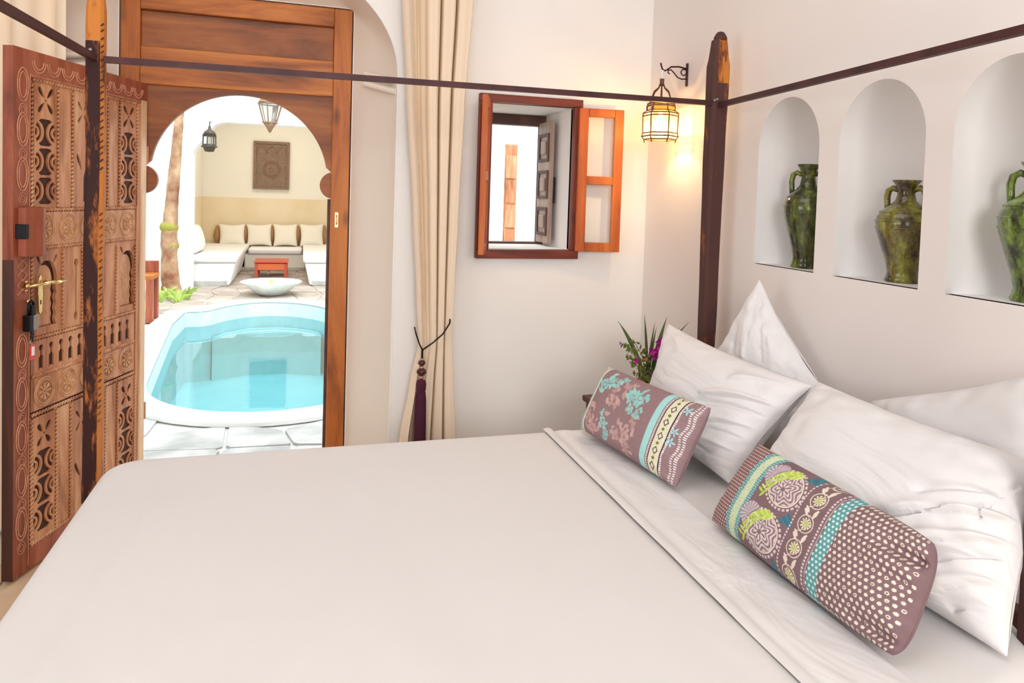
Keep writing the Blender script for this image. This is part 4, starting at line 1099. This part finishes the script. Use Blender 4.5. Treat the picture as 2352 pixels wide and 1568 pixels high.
for (ex, ez, w, my) in ((1419, 737, .010, .1), (1480, 722, .007, .02), (1532, 728, .012, 0), (1582, 740, .008, .05), (1508, 750, .006, 0), (1560, 752, .006, 0), (1505, 738, .005, .04)):
    tipp = onY(ex, ez, fvy-.02)
    b0 = Vector((fvx+rnd.uniform(-.01, .01), fvy, NT_+.07)); mid = b0.lerp(tipp, .5)+Vector((0, 0, .045))
    build('blade_leaf', blade(b0, mid, tipp, w), green2, fp)
def sprig(path, nleaf, sz, mat=green):
    mb = MB(); pts = [Vector(p) for p in path]; mb.tube(pts, .0012, 4)
    for k in range(nleaf):
        i = rnd.uniform(0, len(pts)-1.01); a = int(i); p = pts[a].lerp(pts[a+1], i-a)+Vector((rnd.uniform(-1, 1), rnd.uniform(-1, 1), rnd.uniform(-1, 1)))*sz*.9
        d = Vector((rnd.uniform(-1, 1), rnd.uniform(-.5, .5), rnd.uniform(-1, 1))).normalized(); e = d.cross(Vector((rnd.uniform(-.5, .5), 1, rnd.uniform(-.5, .5)))).normalized(); s_ = sz*rnd.uniform(.6, 1.2)
        mb.add([p-d*s_, p+e*s_*.5, p+d*s_*1.1, p-e*s_*.5], [(0, 1, 2, 3)])
    return mb
for (ex, ez, n_) in ((1432, 790, 26), (1445, 830, 24), (1462, 858, 24), (1478, 800, 20), (1500, 850, 22), (1455, 780, 14), (1490, 870, 16), (1520, 840, 18), (1440, 812, 16)):
    e = onY(ex, ez, fvy-.03); b0 = Vector((fvx, fvy-.01, NT_+.075)); m_ = b0.lerp(e, .5)+Vector((0, -.01, .02))
    build('leafy_sprig', sprig([b0, m_, e], int(n_*1.3), .0115), green, fp)
def blossom(c, sz, n_=7):
    mb = MB(); c = Vector(c)
    for k in range(n_):
        d = Vector((rnd.uniform(-1, 1), rnd.uniform(-.8, .1), rnd.uniform(-1, 1))).normalized(); e = d.cross(Vector((.2, 1, .1))).normalized()
        u = d.cross(e).normalized()*.25
        mb.add([c, c+(d*.6+e*.45+u)*sz, c+d*sz*1.15, c+(d*.6-e*.45+u)*sz], [(0, 1, 2), (0, 2, 3)])
    return mb
for (ex, ez, sz) in ((1510, 795, .022), (1505, 815, .021), (1518, 803, .02), (1516, 785, .018), (1498, 806, .018), (1460, 829, .012), (1500, 862, .018), (1503, 878, .016), (1424, 788, .006)):
    build('blossom', blossom(onY(ex, ez, fvy-.045), sz), magenta, fp)
build('blossom', blossom(onY(1481, 824, fvy-.03), .012), plain('salmon_petal', (.75, .33, .20), .6), fp)

# ================================================================== COURTYARD
H0 = 0.0
def yd(s_): return s_*1.05
inner = [(-.88, 4.75), (-.84, 4.48), (-.75, 4.28), (-.63, 4.13), (-.48, 4.02), (-.32, 3.96), (-.17, 3.94), (-.02, 3.96), (.13, 4.01), (.27, 4.12), (.40, 4.32), (.50, 4.50), (.55, 4.72),
         (.50, 7.30), (.30, 7.31), (.24, 7.48), (.12, 7.66), (-.03, 7.80), (-.18, 7.87), (-.33, 7.89), (-.48, 7.85), (-.62, 7.74), (-.74, 7.58), (-.84, 7.34), (-1.10, 7.31)]
inner = [(yd(a), yd(b)) for a, b in inner]
def subdiv(pl, sm=2):
    for _ in range(sm):
        out = []
        for i in range(len(pl)):
            a = pl[i]; b = pl[(i+1) % len(pl)]
            out += [(a[0]*.75+b[0]*.25, a[1]*.75+b[1]*.25), (a[0]*.25+b[0]*.75, a[1]*.25+b[1]*.75)]
        pl = out
    return pl
inner_s = subdiv(inner, 1)
def offset(pl, d):
    n = len(pl); cx = sum(p[0] for p in pl)/n; cy = sum(p[1] for p in pl)/n; out = []
    for i in range(n):
        a = pl[i-1]; b = pl[(i+1) % n]; t = Vector((b[0]-a[0], b[1]-a[1])).normalized(); out.append((pl[i][0]+t.y*d, pl[i][1]-t.x*d))
    return out
outer_c = offset(inner_s, .185)
def inside(p, pl):
    c = False; n = len(pl)
    for i in range(n):
        a = pl[i]; b = pl[i-1]
        if (a[1] > p[1]) != (b[1] > p[1]) and p[0] < (b[0]-a[0])*(p[1]-a[1])/(b[1]-a[1])+a[0]: c = not c
    return c
pg = struct(build('patio_ground', MB().plate([(-2.2, 3.32), (3.2, 3.32), (3.2, 12.5), (-2.2, 12.5)], [offset(inner_s, .03)], .08, lambda a, b, h: (a, b, -.09+h)), mortar))
pg['label'] = 'mortared courtyard ground around the pool'
# flagstones: jittered cells, each stone a part
rs = random.Random(3); gx, gy = 11, 30; cs = .31
jit = {}
def node(i, j):
    if (i, j) not in jit: jit[(i, j)] = (-1.95+i*cs+rs.uniform(-.09, .09), 3.34+j*cs+rs.uniform(-.09, .09))
    return jit[(i, j)]
cnt = 0
for j in range(gy):
    for i in range(gx):
        q = [node(i, j), node(i+1, j), node(i+1, j+1), node(i, j+1)]
        c = (sum(p[0] for p in q)/4, sum(p[1] for p in q)/4)
        m_ = offset(inner_s, .05) if False else None
        if any(inside(p, inner_s) for p in q+[c]) or c[1] > 12.2 or inside(c, outer_c): continue
        pl = []
        for a, b in zip(q, q[1:]+q[:1]):
            pl += [(a[0]*.93+b[0]*.07, a[1]*.93+b[1]*.07), (a[0]*.07+b[0]*.93, a[1]*.07+b[1]*.93)]
        pl = [(p[0]+(c[0]-p[0])*.055, p[1]+(c[1]-p[1])*.055) for p in pl]
        h = rs.uniform(-.002, .004)
        if cnt >= 290: continue
        build('flagstone', MB().prism(pl, lambda a, b: (a, b, -.012), lambda a, b: (a, b, h)), stone_a if c[1] < 5.5 else stone_b, pg); cnt += 1
# pool
pool = struct(thing('pool', None, None, (-.2, 6.2, -1.0))); pool['label'] = 'small curved plunge pool with pale turquoise water'
n = len(inner_s); zw = -.14; zb = -.70
mb = MB()
vs = []
for z in (.015, zb): vs += [(p[0], p[1], z) for p in inner_s]
mb.add(vs, [(i, (i+1) % n, n+(i+1) % n, n+i) for i in range(n)])
build('basin_wall', mb, tile_l, pool)
build('basin_floor', MB().add([(p[0], p[1], zb) for p in inner_s], [tuple(range(n))]), tile_f, pool)
mb = MB().plate(outer_c, [inner_s], .03, lambda a, b, h: (a, b, -.005+h))
build('coping', mb, marble, pool, bevel=.006)['label'] = 'smooth white rim'
# submerged steps at the far end and along the left
build('step', MB().prism([(yd(a), yd(b)) for a, b in [(-.80, 7.36), (-.68, 7.42), (-.52, 7.50), (-.33, 7.53), (-.15, 7.52), (.03, 7.47), (.22, 7.36), (.2, 7.5), (.1, 7.66), (-.03, 7.77), (-.2, 7.85), (-.5, 7.82), (-.72, 7.6)]], lambda a, b: (a, b, zb), lambda a, b: (a, b, -.26)), tile_l, pool)
wsurf = MB().add([(p[0], p[1], zw) for p in inner_s], [tuple(range(n))])
wo = build('water', wsurf, water, pool)
nt = water.node_tree
g = [x for x in nt.nodes if x.type == 'BSDF_GLOSSY'][0]; g.inputs['Roughness'].default_value = .01
tcw = nt.nodes.new('ShaderNodeTexCoord'); nw = nt.nodes.new('ShaderNodeTexNoise'); nw.inputs['Scale'].default_value = 3; bw = nt.nodes.new('ShaderNodeBump'); bw.inputs['Strength'].default_value = .05; bw.inputs['Distance'].default_value = .02
nt.links.new(tcw.outputs['Object'], nw.inputs['Vector']); nt.links.new(nw.outputs['Fac'], bw.inputs['Height']); nt.links.new(bw.outputs['Normal'], g.inputs['Normal'])

# arcade and alcove
YA = 9.45; YW = 12.2
def A_(x, y, Y=YA): p = onY(x, y, Y); return (p.x, p.z)
lp = A_(440, 520)[0]
# stepped Moorish corner of the arch
arch = [(lp, 0), (lp, A_(440, 352)[1])]
arch += [A_(447, 343), A_(457, 330), A_(467, 318), A_(477, 311), A_(481, 304), A_(484, 296), A_(492, 288), A_(503, 283), A_(515, 280)]
xe = 1.05; ztop = A_(515, 280)[1]
arch += [(xe-.4, ztop), (xe-.2, ztop-.1), (xe, ztop-.3), (xe, 0)]
wc = MB().plate([(-2.2, 0)]+arch+[(3.0, 0), (3.0, 4.2), (-2.2, 4.2)], [], .25, lambda a, b, h: (a, YA+h, b))
arc_w = struct(build('wall_arcade', wc, cwhite)); arc_w['label'] = 'white arcade wall with a stepped Moorish arch'
AL = onY(466, 400, YW).x
struct(build('wall_alcove_back', MB().box(-2.2, 2.0, YW, YW+.1, 0, 3.0), cbeige))
struct(build('wall_alcove_left', MB().box(-2.2, AL, YA+.25, YW, 0, 3.0), cbeige))
struct(build('wall_alcove_right', MB().box(1.35, 2.0, YA+.25, YW, 0, 3.0), cbeige))
struct(build('ceiling_alcove', MB().box(-2.2, 2.0, YA+.25, YW, 2.75, 2.85), cbeige))
zd = onY(600, 455, YW).z
struct(build('trim_1', MB().box(AL, 1.35, YW-.012, YW, 0, zd), ctan), 'tan plaster dado behind the courtyard benches')
struct(build('trim_2', MB().box(AL-.001, AL+.012, YA+.25, YW-.012, 0, zd), ctan), 'tan dado on the alcove side wall')
struct(build('wall_courtyard_left', MB().box(-2.3, -2.05, 3.32, YA, 0, 4.2), cwhite))
struct(build('wall_courtyard_right', MB().box(3.0, 3.2, 3.32, YA, 0, 4.2), cwhite))
struct(build('wall_courtyard_side', MB().box(1.35, 3.0, 6.0, 6.2, 0, 3.4), cwhite))
# built-in U bench
bench = thing('bench', 'built-in white plaster bench running round three sides of the alcove', 'bench', (-.5, 10.8, 0))
SZ = .36; ZS = .30
yb0 = 9.80
xl1 = onY(541, 610, yb0).x; xr0 = onY(699, 640, yb0).x; SZ = onY(490, 604, yb0-.03).z; SB = onY(600, 584, 11.55).z
def benchbox(x0, x1, y0, y1, taper): 
    return MB().prism([(x0, 0), (x1-taper, 0), (x1, SZ), (x0, SZ)] if taper > 0 else [(x0-taper, 0), (x1, 0), (x1, SZ), (x0, SZ)], lambda a, b: (a, y0, b), lambda a, b: (a, y1, b))
build('bench_block', benchbox(AL+.012, xl1, yb0, YW-.02, .07), cwhite, bench, bevel=.03)
build('bench_block', benchbox(xr0, 1.34, yb0, YW-.02, -.07), cwhite, bench, bevel=.03)
build('bench_block', MB().box(xl1-.02, xr0+.02, 11.60, YW-.02, 0, SB), c_beige, bench, bevel=.02)
build('plinth', MB().box(AL+.012, xl1-.10, yb0-.02, YW-.3, 0, .07), stone_a, bench, bevel=.01)
build('plinth', MB().box(xr0+.10, 1.33, yb0-.02, YW-.3, 0, .07), stone_a, bench, bevel=.01)
build('plinth', MB().box(xl1-.10, xr0+.10, 11.585, 11.7, 0, .06), stone_b, bench, bevel=.01)
GS = 'seat pads on the courtyard bench'
def pad(label, x0, x1, y0, y1, z0=SZ, th=.09):
    o = build('seat_pad', slab(rrect(x0, x1, y0, y1, (.05,)*4, 5), z0+.004, z0+th, .03), c_white, None, smooth=True); tag(o, label, 'seat pad', GS)
pad('white seat pad on the left arm of the courtyard bench', AL+.02, xl1+.02, yb0-.03, 12.15, SZ)
pad('white seat pad on the right arm of the courtyard bench', xr0-.02, 1.33, yb0-.03, 12.15, SZ)
pad('long white seat pad along the back of the courtyard bench', xl1+.03, xr0-.03, 11.55, 12.15, SB)
# back cushions
def flatcush(label, px0, px1, py0, py1, Y, mat, seed, zfl=0, grp='cushions along the alcove bench'):
    a = onY(px0, py0, Y+.06); b = onY(px1, py0, Y+.06); c = onY(px1, py1, Y-.05); d = onY(px0, py1, Y-.05); zf = max(0, zfl-c.z); c.z += zf; d.z += zf
    o, _ = cushion('cushion', a, b, c, d, .13, 24, 24, mat, label, 'cushion', grp, seed=seed, pinch=.085, p=3, wr=.002)
    return o
names = ['leftmost', 'second', 'third', 'rightmost']
for k, (x0, x1) in enumerate(((503, 563), (567, 624), (628, 683), (689, 743))):
    flatcush('beige square cushion against the alcove back wall, %s of the four' % names[k], x0, x1, 514, 567, 12.03, c_beige, k, SB+.10)
zt_ = onY(468, 517, 10.3).z; zb_ = SZ+.10
cushion('cushion', (AL+.10, 9.98, zt_), (AL+.11, 10.72, zt_), (AL+.20, 10.72, zb_), (AL+.19, 9.98, zb_), .17, 24, 24, c_white, 'white rounded cushion against the left side wall of the alcove', 'cushion', 'cushions along the alcove bench', seed=9, pinch=.0, p=3, wr=.002, round_=.14)
for k, x in enumerate((563, 624, 683, 744, 500)):  # brown spindles stand in for the dark shade in the cushion gaps
    a = onY(x, 516, 12.12); b = onY(x, 566, 12.12); b.z = max(b.z, SB+.10); m_ = (a+b)/2; hh = (a-b).length/2
    o = build('shade_filler', MB().lathe([(0, -hh), (.03, -hh*.8), (.06, -hh*.2), (.05, hh*.4), (.025, hh*.85), (0, hh)], 12, m_), c_brown, None, smooth=True)
    tag(o, ('brown filler in place of shade between the beige alcove cushions, %s' % ['first gap from the left', 'second gap', 'third gap', 'at the right end', 'at the left end'][k]), 'cushion', 'brown shade fillers behind the alcove cushions')
# low red table
tx0 = onY(583, 600, 10.72).x; tx1 = onY(662, 600, 10.72).x
tbz = onY(620, 601, 10.70).z
tt = thing('low_table', 'low red lacquered table standing in front of the alcove bench', 'table', ((tx0+tx1)/2, 10.9, 0))
build('top', MB().box(tx0, tx1, 10.70, 11.25, tbz-.02, tbz), redtab, tt, bevel=.004)
build('apron', MB().box(tx0+.012, tx1-.012, 10.72, 11.23, tbz-.12, tbz-.03), redtab2, tt, bevel=.003)
for (x, y) in ((tx0+.035, 10.74), (tx1-.035, 10.74), (tx0+.035, 11.20), (tx1-.035, 11.20)): build('leg', MB().box(x-.022, x+.022, y-.022, y+.022, 0, tbz-.03), redtab, tt, bevel=.003)
# carved picture
ptl = onY(583, 323, YW-.03); pbr = onY(664, 436, YW-.03)
pc = thing('carved_wall_panel', 'dark carved wooden panel hanging on the alcove wall', 'wall panel', ((ptl.x+pbr.x)/2, YW-.02, pbr.z))
build('board', MB().box(ptl.x, pbr.x, YW-.03, YW-.001, pbr.z, ptl.z), carved_dark, pc, bevel=.004)
w_ = pbr.x-ptl.x; h_ = ptl.z-pbr.z; mcx = (ptl.x+pbr.x)/2; mcz = pbr.z+h_*.42
mb = MB().plate([(ptl.x, pbr.z), (pbr.x, pbr.z), (pbr.x, ptl.z), (ptl.x, ptl.z)], [[(ptl.x+.04, pbr.z+.04), (pbr.x-.04, pbr.z+.04), (pbr.x-.04, ptl.z-.04), (ptl.x+.04, ptl.z-.04)]], .02, lambda a, b, h: (a, YW-.03-h, b))
build('border', mb, carved_dark, pc)
for r in (.13, .10, .03): build('carved_ring', MB().tube([(mcx+r*math.cos(t*PI/12), YW-.034, mcz+r*math.sin(t*PI/12)) for t in range(24)], .008, 6, closed=True), bronze2, pc)
for k in range(3):
    cx = ptl.x+w_*(.22+.28*k); build('carved_arch', MB().tube([(cx+.07*math.cos(t*PI/8), YW-.034, ptl.z-.20+.12*math.sin(t*PI/8)) for t in range(9)], .007, 6), bronze2, pc)
# fountain bowl
fb = onZ(621, 683, 0)
ft = thing('fountain_bowl', 'scalloped white marble fountain bowl at the far rim of the pool', 'fountain', (fb.x, fb.y+.22, 0))
build('bowl', MB().lathe([(0, 0), (.12, 0), (.16, .02), (.26, .09), (.345, .155), (.352, .165), (.335, .165), (.25, .115), (.12, .07), (0, .06)], 72, (fb.x, fb.y+.22, 0), lobes=16, amp=.022), marble2, ft, smooth=True)
build('spout', MB().lathe([(.02, 0), (.014, .03), (.012, .08), (.022, .10), (.016, .125), (0, .135)], 12, (fb.x, fb.y+.22, .06)), brass, ft, smooth=True)
# courtyard lanterns
def lantern(nm, label, cx, cy, ztop, zbot, r0, r1, mats, n_=6):
    t = thing(nm, label, 'lantern', (cx, cy, ztop), 'hanging lanterns in the courtyard')
    H = ztop-zbot; body0 = ztop-H*.05; body1 = ztop-H*.66
    for k in range(n_):
        a0 = 2*PI*k/n_+.3; a1 = a0+2*PI/n_
        f = lambda r, a, z: (cx+r*math.cos(a), cy+r*math.sin(a), z)
        build('pane', MB().add([f(r0*.97, a0, body0), f(r0*.97, a1, body0), f(r1*.97, a1, body1), f(r1*.97, a0, body1)], [(0, 1, 2, 3)]), mats[1], t)
    mb = MB()
    for k in range(n_):
        a0 = 2*PI*k/n_+.3; mb.tube([(cx+r0*math.cos(a0), cy+r0*math.sin(a0), body0), (cx+r1*math.cos(a0), cy+r1*math.sin(a0), body1)], .007, 6)
    for r, z in ((r0*1.05, body0), (r1*1.15, body1)): mb.tube([(cx+r*math.cos(2*PI*k/n_+.3), cy+r*math.sin(2*PI*k/n_+.3), z) for k in range(n_)], .009, 6, closed=True)
    build('cage', mb, mats[0], t)
    build('base_cup', MB().lathe([(0, zbot-body1), (.018, zbot-body1+.02), (r1*.5, (zbot-body1)*.5), (r1*1.1, 0)], 16, (cx, cy, body1)), mats[0], t, smooth=True)
    return t
frost = glass('lantern_glass', (.96, .97, .93), haze=.5)
c1 = onY(621, 236, 8.9); c1b = onY(624, 306, 8.9)
l1 = lantern('hanging_lantern', 'large tapered glass lantern hanging above the fountain', c1.x, 8.9, c1.z, c1b.z, .135, .075, (bronze2, frost))
build('crown', MB().lathe([(.14, 0), (.11, .05), (.05, .11), (.02, .14)], 12, (c1.x, 8.9, c1.z)), bronze2, l1)
build('chain', MB().tube([(c1.x, 8.9, c1.z+.13), (c1.x, 8.9, 3.2), (c1.x, 9.2, 3.28), (c1.x, YA, 3.3)], .008, 6), bronze2, l1)
dk = plain('lantern_dark', (.06, .045, .03), .5)
c2 = onY(481, 318, 9.3); c2b = onY(481, 350, 9.3)
l2 = lantern('hanging_lantern', 'small dark lantern hanging by the corner of the arch', c2.x, 9.3, c2.z+.04, c2b.z, .07, .075, (dk, frost))
build('cap', MB().lathe([(.078, 0), (.06, .04), (.02, .07), (.012, .11), (0, .115)], 12, (c2.x, 9.3, c2.z+.04)), dk, l2, smooth=True)
build('skirt', MB().lathe([(.05, -.09), (.068, -.05), (.08, 0)], 12, (c2.x, 9.3, c2b.z+.10)), dk, l2, smooth=True)
build('chain', MB().tube([(c2.x, 9.3, c2.z+.15), (c2.x, 9.3, c2.z+.20), (c2.x, YA+.01, c2.z+.21)], .006, 6), dk, l2)
# tree trunk and planter greenery
tr = thing('tree', 'peeling palm-like trunk rising beside the pool', 'tree', (onZ(393, 676, 0).x, onZ(393, 676, 0).y, 0))
TY = onZ(393, 676, 0).y
tp = [(393, 676, .115), (391, 640, .10), (389, 590, .088), (388, 545, .09), (392, 500, .078), (396, 450, .070), (400, 400, .066), (406, 340, .055), (410, 290, .052), (413, 240, .050), (416, 190, .048), (420, 120, .046)]
pts = []; rr = []
for k, (a, b, r) in enumerate(tp):
    p = onY(a, b, TY); pts.append(p); rr.append(r)
fine = []; fr = []
for k in range(len(pts)-1):
    for q in range(6):
        t = q/6; fine.append(pts[k].lerp(pts[k+1], t)+Vector((.008*nz(k+t, 1), 0, 0))); fr.append((rr[k]+(rr[k+1]-rr[k])*t)*(1+.16*nz((k+t)*2.1, 4)))
fine.append(pts[-1]); fr.append(rr[-1])
build('trunk', MB().tube(fine, fr, 14), bark, tr, smooth=True)
for (a, b, s_) in ((388, 520, .07), (391, 562, .065)):
    p = onY(a, b, TY); build('moss_tuft', MB().lathe([(s_*.98, -.06), (s_*1.35, -.035), (s_*1.42, 0), (s_*1.3, .03), (s_*.95, .055)], 14, p, lobes=5, amp=.06), moss, tr, smooth=True)
rp = random.Random(8)
for k in range(4):
    base = onZ(368+k*20, 694-(k % 2)*6, 0.0)
    pt = thing('strap_plant', 'clump of lime-green strap leaves at the foot of the trunk, %s' % ['leftmost', 'second from the left', 'third from the left', 'rightmost, beside the paving'][k], 'plant', base, 'green clumps by the pool')
    for q in range(11):
        a = rp.uniform(0, 2*PI); L = rp.uniform(.10, .19); b0 = base+Vector((rp.uniform(-.03, .03), rp.uniform(-.03, .03), 0))
        e = b0+Vector((math.cos(a)*L, math.sin(a)*L*.6, rp.uniform(.05, .16))); m_ = b0.lerp(e, .45)+Vector((0, 0, .08))
        build('leaf', blade(b0, m_, e, .013), lime, pt)
# wooden bench end against the courtyard side
bx = onZ(350, 742, 0); 
cb = thing('wooden_bench', 'end of a reddish wooden bench beside the pool, just past the door leaf', 'bench', (bx.x-.15, bx.y+.1, 0))
build('seat', MB().box(bx.x-.42, bx.x+.005, bx.y, bx.y+.30, .40, .44), frame_h, cb, bevel=.004)
for (x, y) in ((bx.x-.03, bx.y+.03), (bx.x-.39, bx.y+.03), (bx.x-.03, bx.y+.27), (bx.x-.39, bx.y+.27)): build('leg', MB().box(x-.03, x+.03, y-.03, y+.03, 0, .40), red_w, cb, bevel=.004)
build('back', MB().box(bx.x-.42, bx.x-.0, bx.y+.27, bx.y+.30, .44, .55), red_w, cb, bevel=.004)
# carved shutter seen through the window
a = onY(1160, 332, 6.0); b = onY(1187, 332, 6.0); c = onY(1170, 700, 6.0)
dw = thing('courtyard_door', 'narrow tan carved wooden door in the white wall beyond the window', 'door', ((a.x+b.x)/2, 6.0, 0))
build('door_panel', MB().box(a.x, b.x, 5.975, 6.0, .0, a.z), tan_w, dw, bevel=.004)
for k in range(6):
    z = .35+k*.215; build('carved_block', MB().box(a.x+.006, b.x-.006, 5.962, 5.976, z, z+.20), tan2_w if k % 2 else tan_w, dw, bevel=.008)
build('architrave', MB().plate([(a.x-.03, 0), (b.x+.03, 0), (b.x+.03, a.z+.08), (a.x-.03, a.z+.08)], [[(a.x-.002, .01), (b.x+.002, .01), (b.x+.002, a.z+.002), (a.x-.002, a.z+.002)]], .02, lambda p, q, h: (p, 6.0-h, q)), cwhite, dw)
for o in bpy.data.objects:
    if '_world' in o: del o['_world']
print('objects', len(bpy.data.objects))
